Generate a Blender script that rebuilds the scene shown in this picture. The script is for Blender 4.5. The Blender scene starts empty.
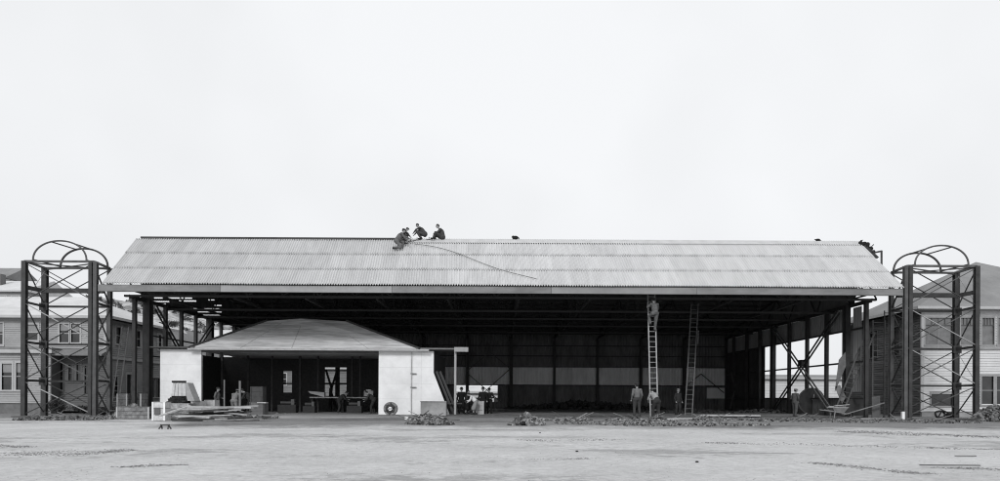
import bpy, math, random
from mathutils import Vector, Matrix, noise as mnoise
random.seed(7)
R = math.radians
scn = bpy.context.scene
col = scn.collection

# ------------------------------------------------------------------ camera, world, sun, exposure
CAM_H = 1.1
FPX = 700.0
ROLL = 0.0053
cd = bpy.data.cameras.new('camera'); cam = bpy.data.objects.new('camera', cd); col.objects.link(cam)
cam.location = (0, 0, CAM_H)
cd.sensor_width = 36; cd.lens = 36 * FPX / 1000.0
cd.shift_y = (398 - 240.5) / 1000.0
cd.clip_end = 5000
cam.rotation_euler = (Matrix.Rotation(R(90), 4, 'X') @ Matrix.Rotation(ROLL, 4, 'Z')).to_euler()
scn.camera = cam

SUN_EL, SUN_AZ = R(31), R(-13)          # azimuth of the sun behind the camera, to the left
wd = bpy.data.worlds.new('World'); scn.world = wd; wd.use_nodes = True
nt = wd.node_tree; bg = nt.nodes['Background']
sky = nt.nodes.new('ShaderNodeTexSky'); sky.sky_type = 'NISHITA'; sky.sun_disc = False
sky.sun_elevation = SUN_EL; sky.sun_rotation = math.pi - SUN_AZ; sky.dust_density = 4
bw = nt.nodes.new('ShaderNodeRGBToBW'); nt.links.new(sky.outputs[0], bw.inputs[0])
tc = nt.nodes.new('ShaderNodeTexCoord')
cn = nt.nodes.new('ShaderNodeTexNoise'); cn.inputs['Scale'].default_value = 1.6; cn.inputs['Detail'].default_value = 4
nt.links.new(tc.outputs['Generated'], cn.inputs['Vector'])
cr = nt.nodes.new('ShaderNodeMapRange'); cr.inputs['To Min'].default_value = 8.5; cr.inputs['To Max'].default_value = 9.9
cr.inputs['From Min'].default_value = .35; cr.inputs['From Max'].default_value = .65
nt.links.new(cn.outputs[0], cr.inputs['Value'])
mx = nt.nodes.new('ShaderNodeMix'); mx.data_type = 'FLOAT'; mx.inputs[0].default_value = .94
nt.links.new(bw.outputs[0], mx.inputs[2]); nt.links.new(cr.outputs[0], mx.inputs[3])
tn = nt.nodes.new('ShaderNodeMix'); tn.data_type = 'RGBA'; tn.blend_type = 'MULTIPLY'; tn.inputs[0].default_value = 1; tn.inputs[7].default_value = (.975, .99, 1.012, 1)
nt.links.new(mx.outputs[0], tn.inputs[6]); nt.links.new(tn.outputs[2], bg.inputs['Color'])
bg.inputs['Strength'].default_value = 0.10
sl = bpy.data.lights.new('sun', 'SUN'); sl.energy = 1.5; sl.angle = R(14); sl.color = (.99, .995, 1.01)
so = bpy.data.objects.new('sun', sl); col.objects.link(so)
sd = Vector((math.sin(SUN_AZ) * math.cos(SUN_EL), -math.cos(SUN_AZ) * math.cos(SUN_EL), math.sin(SUN_EL)))
so.rotation_euler = sd.to_track_quat('Z', 'Y').to_euler(); so.location = (-20, -30, 60)
scn.view_settings.view_transform = 'Standard'; scn.view_settings.look = 'None'
scn.view_settings.exposure = 0.0; scn.view_settings.gamma = 1
scn.view_settings.use_curve_mapping = False
scn.render.engine = 'CYCLES'; scn.cycles.filter_width = 1.1
scn.render.resolution_x = 1024; scn.render.resolution_y = 493

# ------------------------------------------------------------------ measuring helpers
def sm(t): t = max(0, min(1, t)); return t * t * (3 - 2 * t)
def gz(x, y=40):
    return -0.15 * sm(-x / 27.0)
def P(px, py, Y):
    dx, dy = px - 500, 398 - py
    u = dx - dy * ROLL; v = dy + dx * ROLL
    return Vector((u * Y / FPX, Y, CAM_H + v * Y / FPX))
def PX(px, Y): return (px - 500) * Y / FPX
def V(*a): return Vector(a)

# ------------------------------------------------------------------ materials
MATS = {}
def mat(name, g, var=.15, scale=3.0, rough=.75, metal=0, bump=.0, bscale=30, stretch=(1, 1, 1), spec=.3, stain=0, tint=(1, 1, 1), island=0):
    if name in MATS: return MATS[name]
    m = bpy.data.materials.new(name); m.use_nodes = True; t = m.node_tree; b = t.nodes['Principled BSDF']
    co = t.nodes.new('ShaderNodeNewGeometry'); mp = t.nodes.new('ShaderNodeMapping'); mp.inputs['Scale'].default_value = stretch
    t.links.new(co.outputs['Position'], mp.inputs['Vector'])
    n = t.nodes.new('ShaderNodeTexNoise'); n.inputs['Scale'].default_value = scale; n.inputs['Detail'].default_value = 8; n.inputs['Roughness'].default_value = .65
    t.links.new(mp.outputs[0], n.inputs['Vector'])
    r = t.nodes.new('ShaderNodeValToRGB')
    e = r.color_ramp.elements; e[0].position = .28; e[1].position = .72
    lo, hi = max(0, g * (1 - var)), min(1, g * (1 + var))
    e[0].color = (lo * tint[0], lo * tint[1], lo * tint[2], 1); e[1].color = (hi * tint[0], hi * tint[1], hi * tint[2], 1)
    t.links.new(n.outputs[0], r.inputs[0])
    out = r.outputs[0]
    if stain:
        n2 = t.nodes.new('ShaderNodeTexNoise'); n2.inputs['Scale'].default_value = scale * .23; n2.inputs['Detail'].default_value = 6
        t.links.new(mp.outputs[0], n2.inputs['Vector'])
        r2 = t.nodes.new('ShaderNodeValToRGB'); r2.color_ramp.elements[0].position = .33; r2.color_ramp.elements[1].position = .55
        c = 1 - stain; r2.color_ramp.elements[0].color = (c, c, c, 1); r2.color_ramp.elements[1].color = (1, 1, 1, 1)
        t.links.new(n2.outputs[0], r2.inputs[0])
        mm = t.nodes.new('ShaderNodeMix'); mm.data_type = 'RGBA'; mm.blend_type = 'MULTIPLY'; mm.inputs[0].default_value = 1
        t.links.new(out, mm.inputs[6]); t.links.new(r2.outputs[0], mm.inputs[7]); out = mm.outputs[2]
    if island:
        mi = t.nodes.new('ShaderNodeMapRange'); t.links.new(co.outputs['Random Per Island'], mi.inputs[0]); mi.inputs['To Min'].default_value = 1 - island; mi.inputs['To Max'].default_value = 1 + island
        mm = t.nodes.new('ShaderNodeMix'); mm.data_type = 'RGBA'; mm.blend_type = 'MULTIPLY'; mm.inputs[0].default_value = 1
        t.links.new(out, mm.inputs[6]); t.links.new(mi.outputs[0], mm.inputs[7]); out = mm.outputs[2]
    t.links.new(out, b.inputs['Base Color'])
    b.inputs['Roughness'].default_value = rough; b.inputs['Metallic'].default_value = metal
    b.inputs['Specular IOR Level'].default_value = spec
    if bump:
        n3 = t.nodes.new('ShaderNodeTexNoise'); n3.inputs['Scale'].default_value = bscale; n3.inputs['Detail'].default_value = 5
        t.links.new(mp.outputs[0], n3.inputs['Vector'])
        bp = t.nodes.new('ShaderNodeBump'); bp.inputs['Strength'].default_value = bump; bp.inputs['Distance'].default_value = .03
        t.links.new(n3.outputs[0], bp.inputs['Height']); t.links.new(bp.outputs[0], b.inputs['Normal'])
    MATS[name] = m; return m

STEEL = mat('dark_painted_steel', .045, .35, 2.5, .55, 0, .1, 20)
STEELM = mat('mid_painted_steel', .085, .35, 2.5, .5)
GALV = mat('galvanised_steel', .32, .25, 4, .45)
STEEL_IN = mat('interior_steel', .04, .3, 2, .6)
FASCIA = mat('fascia_paint', .23, .22, 1.2, .7, 0, .1, 12, (1, 1, 3), stain=.25)
DARKSHEET = mat('dark_sheeting', .15, .45, 1.2, .8, stretch=(1, 1, .3))
PANEL = mat('pale_sheeting', .82, .2, 1.0, .8, stretch=(1, 1, .3), stain=.2)
PANELD = mat('grey_side_sheeting', .3, .25, 1.0, .8, stretch=(1, 1, .3))
WHITEW = mat('white_painted_board', .86, .08, 1.6, .8, 0, .2, 10, stain=.2)
CLAP = mat('pale_clapboard', .36, .12, 1.2, .75, stain=.1)
CLAPR = mat('white_clapboard', .62, .08, 1.2, .75, stain=.08)
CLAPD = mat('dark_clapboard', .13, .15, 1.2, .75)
TRIM = mat('white_trim', .46, .08, 3, .6)
TRIMD = mat('weathered_trim', .12, .2, 3, .7)
HROOF = mat('pale_house_roof', .6, .12, 1.5, .8, 0, .2, 15, stain=.12)
HROOFR = mat('grey_house_roof', .24, .15, .9, .8, 0, .2, 15, stain=.2)
GLASSD = mat('window_glass', .035, .5, 1.2, .12, spec=.6)
CURT = mat('curtain', .28, .25, 6, .9, stretch=(6, 6, .5))
WOOD = mat('weathered_wood', .22, .4, 6, .8, stretch=(1, 1, 1), bump=.2)
WOODL = mat('fresh_timber', .46, .25, 6, .8)
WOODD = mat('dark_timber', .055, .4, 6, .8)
CONC = mat('concrete', .34, .2, 3, .85, 0, .2, 30, stain=.3)
DIRT = mat('spoil', .13, .5, 5, .95, 0, .5, 20, island=.9)
RUBB = mat('rubble', .16, .5, 9, .9, 0, .3, 20, island=.9)
BLACK = mat('black_cloth', .012, .3, 8, .9)
DKCLOTH = mat('dark_cloth', .035, .3, 8, .9)
MIDCLOTH = mat('work_cloth', .12, .5, 10, .9)
LTCLOTH = mat('light_shirt', .27, .2, 10, .9)
WHCLOTH = mat('white_apron', .75, .1, 10, .9)
SKIN = mat('skin', .34, .1, 10, .6)
HAIR = mat('hair', .02, .3, 20, .7)
LEAF = mat('foliage', .05, .6, 4, .8)
BARK = mat('bark', .08, .4, 6, .9)
RUBBER = mat('rubber', .02, .3, 8, .7)
ROOFUND = mat('roof_underside', .14, .3, 1.5, .85)

# corrugated roof: every sheet weathered a little differently
def roof_mat():
    m = bpy.data.materials.new('corrugated_roof_sheet'); m.use_nodes = True; t = m.node_tree; b = t.nodes['Principled BSDF']
    g = t.nodes.new('ShaderNodeNewGeometry'); sp = t.nodes.new('ShaderNodeSeparateXYZ'); t.links.new(g.outputs['Position'], sp.inputs[0])
    def math_(op, a, bv):
        n = t.nodes.new('ShaderNodeMath'); n.operation = op
        if isinstance(a, (int, float)): n.inputs[0].default_value = a
        else: t.links.new(a, n.inputs[0])
        if isinstance(bv, (int, float)): n.inputs[1].default_value = bv
        elif bv is not None: t.links.new(bv, n.inputs[1])
        return n.outputs[0]
    fx = math_('FLOOR', math_('DIVIDE', sp.outputs[0], 1.022), None)
    fy = math_('FLOOR', math_('DIVIDE', math_('SUBTRACT', sp.outputs[1], 39.9), 1.4167), None)
    cb = t.nodes.new('ShaderNodeCombineXYZ'); t.links.new(fx, cb.inputs[0]); t.links.new(fy, cb.inputs[1])
    wn = t.nodes.new('ShaderNodeTexWhiteNoise'); wn.noise_dimensions = '3D'; t.links.new(cb.outputs[0], wn.inputs['Vector'])
    r1 = t.nodes.new('ShaderNodeMapRange'); r1.inputs['To Min'].default_value = .94; r1.inputs['To Max'].default_value = 1.05
    t.links.new(wn.outputs['Value'], r1.inputs[0])
    mp = t.nodes.new('ShaderNodeMapping'); mp.inputs['Scale'].default_value = (2.2, .35, .35); t.links.new(g.outputs['Position'], mp.inputs[0])
    n = t.nodes.new('ShaderNodeTexNoise'); n.inputs['Scale'].default_value = 1.6; n.inputs['Detail'].default_value = 8; t.links.new(mp.outputs[0], n.inputs[0])
    r2 = t.nodes.new('ShaderNodeMapRange'); r2.inputs['From Min'].default_value = .3; r2.inputs['From Max'].default_value = .7
    r2.inputs['To Min'].default_value = .56; r2.inputs['To Max'].default_value = .64; t.links.new(n.outputs[0], r2.inputs[0])
    v = math_('MULTIPLY', r1.outputs[0], r2.outputs[0])
    # darker line along each sheet lap, deepest mid-sheet at the nail marks
    fr = math_('FRACT', math_('DIVIDE', math_('SUBTRACT', sp.outputs[1], 39.9), 1.4167), None)
    r3 = t.nodes.new('ShaderNodeMapRange'); r3.inputs['From Min'].default_value = .93; r3.inputs['From Max'].default_value = 1.0
    r3.inputs['To Min'].default_value = 1; r3.inputs['To Max'].default_value = .62; t.links.new(fr, r3.inputs[0])
    fxx = math_('FRACT', math_('DIVIDE', sp.outputs[0], 1.022), None)
    r5 = t.nodes.new('ShaderNodeMapRange'); t.links.new(math_('ABSOLUTE', math_('SUBTRACT', fxx, .5), None), r5.inputs[0]); r5.inputs['From Min'].default_value = .18; r5.inputs['From Max'].default_value = .3
    r5.inputs['To Min'].default_value = .42; r5.inputs['To Max'].default_value = .8; t.links.new(r5.outputs[0], r3.inputs['To Max'])
    v = math_('MULTIPLY', v, r3.outputs[0])
    # the sheets left of the workers are older and duller
    r4 = t.nodes.new('ShaderNodeMapRange'); t.links.new(math_('SUBTRACT', math_('MULTIPLY', fx, 1.022), math_('MULTIPLY', fy, -1.0)), r4.inputs[0]); r4.inputs['From Min'].default_value = -5.5; r4.inputs['From Max'].default_value = -4.0
    r4.inputs['To Min'].default_value = .95; r4.inputs['To Max'].default_value = 1.0; v = math_('MULTIPLY', v, r4.outputs[0])
    c = t.nodes.new('ShaderNodeCombineColor')
    for i in range(3): t.links.new(v, c.inputs[i])
    t.links.new(c.outputs[0], b.inputs['Base Color']); b.inputs['Roughness'].default_value = .7; b.inputs['Specular IOR Level'].default_value = .3
    return m
ROOF = roof_mat()

# ------------------------------------------------------------------ mesh builder
class MB:
    def __init__(s): s.v = []; s.f = []
    def add(s, vs, fs):
        o = len(s.v); s.v += [Vector(p) for p in vs]; s.f += [tuple(i + o for i in f) for f in fs]; return s
    def box(s, a, b, M=None):
        x0, x1 = sorted((a[0], b[0])); y0, y1 = sorted((a[1], b[1])); z0, z1 = sorted((a[2], b[2]))
        vs = [V(x, y, z) for x in (x0, x1) for y in (y0, y1) for z in (z0, z1)]
        if M: vs = [M @ p for p in vs]
        return s.add(vs, [(0, 1, 3, 2), (4, 6, 7, 5), (0, 4, 5, 1), (2, 3, 7, 6), (0, 2, 6, 4), (1, 5, 7, 3)])
    def bar(s, p, q, w, h=None, up=V(0, 0, 1)):
        p, q = Vector(p), Vector(q); h = h or w; d = (q - p)
        if d.length < 1e-6: return s
        d.normalize()
        if abs(d.dot(up)) > .98: up = V(0, 1, 0)
        a = d.cross(up).normalized(); b = a.cross(d).normalized()
        vs = []
        for c in (p, q):
            for sa, sb in ((-1, -1), (1, -1), (1, 1), (-1, 1)): vs.append(c + a * sa * w / 2 + b * sb * h / 2)
        return s.add(vs, [(3, 2, 1, 0), (4, 5, 6, 7), (0, 1, 5, 4), (1, 2, 6, 5), (2, 3, 7, 6), (3, 0, 4, 7)])
    def tube(s, pts, r, n=8, closed=False):
        pts = [Vector(p) for p in pts]; m = len(pts); rs = r if isinstance(r, (list, tuple)) else [r] * m
        vs = []; prev = None
        for i, p in enumerate(pts):
            if closed: d = pts[(i + 1) % m] - pts[i - 1]
            else: d = pts[min(i + 1, m - 1)] - pts[max(i - 1, 0)]
            d.normalize()
            if prev is None: a = d.cross(V(0, 0, 1) if abs(d.z) < .9 else V(1, 0, 0)).normalized()
            else: a = (prev - d * prev.dot(d)).normalized()
            prev = a; b = d.cross(a)
            for k in range(n):
                t = 2 * math.pi * k / n; vs.append(p + (a * math.cos(t) + b * math.sin(t)) * rs[i])
        fs = []
        for i in range(m if closed else m - 1):
            j = (i + 1) % m
            for k in range(n): fs.append((i * n + k, i * n + (k + 1) % n, j * n + (k + 1) % n, j * n + k))
        if not closed: fs += [tuple(reversed(range(n))), tuple((m - 1) * n + k for k in range(n))]
        return s.add(vs, fs)
    def ball(s, c, r, nu=10, nv=7, M=None):
        c = Vector(c); r = r if isinstance(r, (tuple, list, Vector)) else (r, r, r); vs = []
        for i in range(1, nv):
            ph = math.pi * i / nv
            for k in range(nu):
                th = 2 * math.pi * k / nu; q = V(math.sin(ph) * math.cos(th) * r[0], math.sin(ph) * math.sin(th) * r[1], math.cos(ph) * r[2])
                vs.append(c + (M @ q if M else q))
        t_ = V(0, 0, r[2]); vs += [c + (M @ t_ if M else t_), c - (M @ t_ if M else t_)]; T = len(vs) - 2; B = T + 1; fs = []
        for k in range(nu):
            k2 = (k + 1) % nu; fs.append((T, k, k2)); fs.append((B, (nv - 2) * nu + k2, (nv - 2) * nu + k))
            for i in range(nv - 2): fs.append((i * nu + k, (i + 1) * nu + k, (i + 1) * nu + k2, i * nu + k2))
        return s.add(vs, fs)
    def prism(s, poly, d):
        n = len(poly); d = Vector(d); poly = [Vector(p) for p in poly]
        return s.add(poly + [p + d for p in poly], [tuple(range(n)), tuple(reversed(range(n, 2 * n)))] + [(i, i + n, (i + 1) % n + n, (i + 1) % n) for i in range(n)])
    def ibeam(s, x, y, z0, z1, w, d):
        t = min(w, d) * .14
        s.box((x - w / 2, y - d / 2, z0), (x + w / 2, y - d / 2 + t, z1)); s.box((x - w / 2, y + d / 2 - t, z0), (x + w / 2, y + d / 2, z1))
        s.box((x - t / 2, y - d / 2 + t, z0), (x + t / 2, y + d / 2 - t, z1)); return s
    def build(s, name, m, parent=None, smooth=False, origin=None):
        if parent is not None:
            r = parent
            while r.parent: r = r.parent
            origin = Vector(r.location)
        elif origin is None:
            xs = [p.x for p in s.v]; ys = [p.y for p in s.v]; zs = [p.z for p in s.v]
            origin = V((min(xs) + max(xs)) / 2, (min(ys) + max(ys)) / 2, min(zs))
        me = bpy.data.meshes.new(name); me.from_pydata([tuple(p - origin) for p in s.v], [], s.f); me.materials.append(m)
        if smooth: me.polygons.foreach_set('use_smooth', [True] * len(me.polygons))
        o = bpy.data.objects.new(name, me); col.objects.link(o)
        if parent is not None: o.parent = parent
        else: o.location = origin
        return o

def thing(name, label, cat, loc, group=None, kind=None):
    o = bpy.data.objects.new(name, None); col.objects.link(o); o.location = loc; o.empty_display_size = .3
    return tag(o, label, cat, group, kind)
def tag(o, label=None, cat=None, group=None, kind=None):
    if label: o['label'] = label
    if cat: o['category'] = cat
    if group: o['group'] = group
    if kind: o['kind'] = kind
    return o

def rects_minus(u0, u1, z0, z1, ops):
    us = sorted({u0, u1, *[o[0] for o in ops], *[o[1] for o in ops]}); zs = sorted({z0, z1, *[o[2] for o in ops], *[o[3] for o in ops]})
    us = [u for u in us if u0 <= u <= u1]; zs = [z for z in zs if z0 <= z <= z1]; out = []
    for i in range(len(zs) - 1):
        run = None
        for j in range(len(us) - 1):
            cu, cz = (us[j] + us[j + 1]) / 2, (zs[i] + zs[i + 1]) / 2
            hole = any(o[0] < cu < o[1] and o[2] < cz < o[3] for o in ops)
            if not hole:
                run = [run[0] if run else us[j], us[j + 1]]
            if (hole or j == len(us) - 2) and run: out.append((run[0], run[1], zs[i], zs[i + 1])); run = None
    return out
def clap(mb, f, u0, u1, z0, z1, ops=(), h=.16, out=.04, back=.12):
    """lapped boards on a wall; f(u, z, outward) -> point"""
    n = max(1, int(round((z1 - z0) / h))); h = (z1 - z0) / n
    for i in range(n):
        a, b = z0 + i * h, z0 + (i + 1) * h
        cuts = sorted([(max(u0, o[0]), min(u1, o[1])) for o in ops if o[2] < (a + b) / 2 < o[3]])
        x = u0; segs = []
        for c in cuts:
            if c[0] > x: segs.append((x, c[0]))
            x = max(x, c[1])
        if x < u1: segs.append((x, u1))
        for s0, s1 in segs:
            mb.add([f(s0, a, out), f(s1, a, out), f(s1, b, 0), f(s0, b, 0), f(s0, a, -back), f(s1, a, -back), f(s1, b, -back), f(s0, b, -back)],
                   [(0, 1, 2, 3), (4, 7, 6, 5), (0, 4, 5, 1), (3, 2, 6, 7), (0, 3, 7, 4), (1, 5, 6, 2)])
def corr(mb, f, u0, u1, z0, z1, ops=(), pitch=.15, amp=.02, seg=6, th=.008):
    for (a, b, c, d) in rects_minus(u0, u1, z0, z1, ops):
        n = max(2, int((b - a) / pitch * seg)); vs = []; fs = []
        for i in range(n + 1):
            u = a + (b - a) * i / n; o = amp * math.sin(2 * math.pi * u / pitch)
            vs += [f(u, c, o), f(u, d, o), f(u, c, o - th), f(u, d, o - th)]
            if i < n: k = i * 4; fs += [(k, k + 4, k + 5, k + 1), (k + 2, k + 3, k + 7, k + 6)]
        mb.add(vs, fs)
def slab(mb, f, u0, u1, z0, z1, ops=(), th=.15):
    for (a, b, c, d) in rects_minus(u0, u1, z0, z1, ops):
        vs = [f(u, z, o) for u in (a, b) for z in (c, d) for o in (0, -th)]
        mb.add(vs, [(0, 1, 3, 2), (4, 6, 7, 5), (0, 4, 5, 1), (2, 3, 7, 6), (0, 2, 6, 4), (1, 5, 7, 3)])
def window(f, u0, u1, z0, z1, parent, nu=1, nz=2, fm=None, gm=None, fw=.09, curtain=None, out=.05):
    """frame ring and glazing bars, glass behind"""
    m = MB()
    def bx(a, b, c, d, o0, o1):
        vs = [f(u, z, o) for u in (a, b) for z in (c, d) for o in (o1, o0)]
        m.add(vs, [(0, 1, 3, 2), (4, 6, 7, 5), (0, 4, 5, 1), (2, 3, 7, 6), (0, 2, 6, 4), (1, 5, 7, 3)])
    bx(u0 - fw, u0, z0, z1 + fw, -.07, out); bx(u1, u1 + fw, z0, z1 + fw, -.07, out)
    bx(u0, u1, z1, z1 + fw, -.07, out); bx(u0 - fw * 1.3, u1 + fw * 1.3, z0 - fw, z0, -.07, out + .04)
    for i in range(1, nu): u = u0 + (u1 - u0) * i / nu; bx(u - .025, u + .025, z0, z1, -.065, -.01)
    for i in range(1, nz): z = z0 + (z1 - z0) * i / nz; bx(u0, u1, z - .025, z + .025, -.063, -.012)
    w = m.build('window', fm or TRIM, parent)
    g = MB(); g.add([f(u0, z0, -.05), f(u1, z0, -.05), f(u1, z1, -.05), f(u0, z1, -.05), f(u0, z0, -.06), f(u1, z0, -.06), f(u1, z1, -.06), f(u0, z1, -.06)], [(0, 1, 2, 3), (7, 6, 5, 4), (0, 4, 5, 1), (2, 6, 7, 3), (1, 5, 6, 2), (0, 3, 7, 4)])
    g.build('pane', gm or GLASSD, w)
    if curtain:
        c = MB(); zz = z1 - (z1 - z0) * curtain
        c.add([f(u0, zz, -.046), f(u1, zz, -.046), f(u1, z1, -.046), f(u0, z1, -.046)], [(0, 1, 2, 3)]).build('blind', CURT, w)
    return w

# ------------------------------------------------------------------ ground
def ground():
    xs = [-1500, -600, -250, -120, -70] + [-50 + i * .8 for i in range(126)] + [70, 120, 250, 600, 1500]
    ys = [-60, -20, 0, 4] + [6 + i * .35 for i in range(112)] + [46 + i * 2 for i in range(18)] + [90, 120, 200, 400, 900, 2500]
    vs = []; fs = []
    for y in ys:
        for x in xs:
            b = mnoise.noise(V(x * .25, y * .4, 0)) * .035 + mnoise.noise(V(x * .9, y * 1.1, 3)) * .014
            if abs(x) > 60 or y > 44 or y < 3: b = 0
            if y > 39: b *= .3
            vs.append((x, y, gz(x) - .02 + b))
    nx = len(xs)
    for j in range(len(ys) - 1):
        for i in range(nx - 1): k = j * nx + i; fs.append((k, k + 1, k + nx + 1, k + nx))
    me = bpy.data.meshes.new('ground'); me.from_pydata(vs, [], fs)
    me.polygons.foreach_set('use_smooth', [True] * len(me.polygons))
    o = bpy.data.objects.new('ground', me); col.objects.link(o); o['kind'] = 'structure'
    m = bpy.data.materials.new('packed_gravel'); m.use_nodes = True; t = m.node_tree; b = t.nodes['Principled BSDF']
    g = t.nodes.new('ShaderNodeNewGeometry')
    def nz(sc, st, det=8, rough=.6):
        mp = t.nodes.new('ShaderNodeMapping'); mp.inputs['Scale'].default_value = st; t.links.new(g.outputs['Position'], mp.inputs[0])
        n = t.nodes.new('ShaderNodeTexNoise'); n.inputs['Scale'].default_value = sc; n.inputs['Detail'].default_value = det; n.inputs['Roughness'].default_value = rough
        t.links.new(mp.outputs[0], n.inputs[0]); return n.outputs[0]
    def mr(v, a, b_, c, d):
        n = t.nodes.new('ShaderNodeMapRange'); t.links.new(v, n.inputs[0])
        for i, q in enumerate((a, b_, c, d)): n.inputs[1 + i].default_value = q
        return n.outputs[0]
    def mu(a, b_, op='MULTIPLY'):
        n = t.nodes.new('ShaderNodeMath'); n.operation = op
        for i, q in enumerate((a, b_)):
            if isinstance(q, (int, float)): n.inputs[i].default_value = q
            else: t.links.new(q, n.inputs[i])
        return n.outputs[0]
    base = mr(nz(.35, (1, 1, 1)), .3, .7, .47, .60)
    fine = mr(nz(5, (1, 1, 1), 12, .9), .36, .64, .68, 1.2)
    rag = mu(mu(nz(3.0, (.6, 1, 1), 10, .8), -.5, 'ADD'), .55)
    streak = mr(mu(nz(.16, (.6, 1.2, 1), 6, .6), rag, 'ADD'), .53, .575, 1.0, .66)      # dirt tracked across the yard
    patch = mr(nz(1.7, (.7, 1, 1), 14, .85), .62, .68, 1.0, .5)
    sp = t.nodes.new('ShaderNodeSeparateXYZ'); t.links.new(g.outputs['Position'], sp.inputs[0])
    edge = mu(sp.outputs[1], mu(nz(.35, (1, .5, 1), 8, .7), 14.0), 'ADD')
    xl = mr(sp.outputs[0], -17, -13, 12.0, 0.0)                          # the earth strip is narrower at the left
    edge = mu(mu(edge, xl, 'SUBTRACT'), 0, 'ADD')
    dirt = mr(edge, 32.0, 36.0, 1.0, .44)                                # the trodden earth along the building
    v = mu(mu(mu(base, fine), mu(streak, patch)), dirt)
    c = t.nodes.new('ShaderNodeCombineColor')
    for i in range(3): t.links.new(v, c.inputs[i])
    t.links.new(c.outputs[0], b.inputs['Base Color']); b.inputs['Roughness'].default_value = .9; b.inputs['Specular IOR Level'].default_value = .2
    bp = t.nodes.new('ShaderNodeBump'); bp.inputs['Strength'].default_value = .6; bp.inputs['Distance'].default_value = .03
    t.links.new(nz(9, (1, 1, 1), 8, .75), bp.inputs['Height']); t.links.new(bp.outputs[0], b.inputs['Normal'])
    me.materials.append(m)
ground()

def hillside():
    prof = [(-160, 275), (-60, 283), (0, 292), (40, 297), (62, 299), (95, 297), (125, 301), (150, 300), (175, 308), (210, 318), (245, 330), (290, 350), (350, 385), (400, 400)]
    YC = 330.0; vs = []; fs = []; N = 140; M_ = 26
    for j in range(M_ + 1):
        fr = j / M_; Y = 130 + (YC - 130) * j / 20 if j <= 20 else YC + (j - 20) * 30
        for i in range(N + 1):
            px = -160 + 560 * i / N
            for k in range(len(prof) - 1):
                if prof[k][0] <= px <= prof[k + 1][0]: break
            a, b = prof[k], prof[k + 1]; py = a[1] + (b[1] - a[1]) * (px - a[0]) / (b[0] - a[0])
            top = P(px, py, YC)
            s = min(1, (Y - 130) / (YC - 130)); z = -2 + (top.z + 2) * s ** .85 if Y <= YC else top.z - (Y - YC) * .12
            x = top.x * (1 if Y > YC else (.75 + .25 * s))
            z += mnoise.noise(V(x * .02, Y * .02, 1)) * 6 * s * max(.0, min(1, (YC - Y) / 60)) + mnoise.noise(V(x * .09, Y * .09, 5)) * 1.2 * s
            vs.append((x, Y, z))
    for j in range(M_):
        for i in range(N): k = j * (N + 1) + i; fs.append((k, k + 1, k + N + 2, k + N + 1))
    me = bpy.data.meshes.new('hillside'); me.from_pydata(vs, [], fs); me.polygons.foreach_set('use_smooth', [True] * len(fs))
    me.materials.append(mat('scrub_hillside', .42, .75, .35, .95, 0, .6, .5, stain=.5)); o = bpy.data.objects.new('hillside', me); col.objects.link(o); o['kind'] = 'structure'
hillside()

# ------------------------------------------------------------------ hangar
HX = 22.3
hangar = thing('hangar', 'huge open-fronted steel hangar under a pale corrugated roof, half its wall sheeting missing', 'hangar', (0, 40, 0))
def hp(name, mb, m, parent=None, **k): return mb.build(name, m, parent or hangar, **k)
E0, E1 = -22.72, 23.0; RX0, RX1 = -23.0, 22.66
EY, EZ, RY, RZ = 39.88, 7.5, 44.15, 11.03
def roofpt(u, s, o=0):
    """u 0..1 across, s 0..1 up the front slope, o out of the slope"""
    x = (E0 + (E1 - E0) * u) * (1 - s) + (RX0 + (RX1 - RX0) * u) * s
    n = V(0, -(RZ - EZ), (RY - EY)).normalized()
    return V(x, EY + (RY - EY) * s, EZ + (RZ - EZ) * s) + n * o
W = E1 - E0; PITCH = .146; NR = int(W / PITCH); SEG = 8
for k in range(3):
    mb = MB(); s0, s1 = k / 3 - (.012 if k else 0), (k + 1) / 3; vs = []; fs = []; n = NR * SEG
    for i in range(n + 1):
        u = i / n; o = .048 * math.sin(2 * math.pi * u * NR)
        e0 = s0 + .003 * math.sin(int(u * NR / 7) * 12.9898)
        vs += [roofpt(u, e0, .03 + o), roofpt(u, s1, o), roofpt(u, e0, .02 + o), roofpt(u, s1, o - .01)]
        if i < n: q = i * 4; fs += [(q, q + 4, q + 5, q + 1), (q + 2, q + 3, q + 7, q + 6), (q, q + 2, q + 6, q + 4)]
    mb.add(vs, fs); hp('roof_sheeting', mb, ROOF, smooth=False)
# rear slope
mb = MB(); vs = []; fs = []; n = NR * 4
for i in range(n + 1):
    x = E0 + W * i / n; o = .027 * math.sin(2 * math.pi * i / 4)
    vs += [V(x, RY + .02, RZ + o), V(x, 70, 7.35 + o)]
    if i < n: q = i * 2; fs.append((q, q + 1, q + 3, q + 2))
mb.add(vs, fs); hp('rear_roof_sheeting', mb, ROOFUND)
# ridge: bare dark board on the left, scalloped capping on the right
xr = PX(395, RY)
hp('ridge_board', MB().box((PX(140, RY), RY - .05, RZ + .02), (xr, RY + .1, RZ + .13)), WOODD)
mb = MB(); n = int((RX1 - xr) / .146 * 4)
for i in range(n + 1):
    x = xr + (RX1 - xr) * i / n; o = .02 * math.sin(i * math.pi / 2)
    ring = [V(x, RY - .34, RZ - .22 + o), V(x, RY - .1, RZ + .04 + o), V(x, RY + .02, RZ + .1 + o), V(x, RY + .3, RZ + .02)]
    mb.v += ring
    if i:
        a = (i - 1) * 4; b = i * 4; mb.f += [(a + k, b + k, b + k + 1, a + k + 1) for k in range(3)]
hp('ridge_cap', mb, mat('ridge_cap_sheet', .5, .15, 2, .7))
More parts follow.
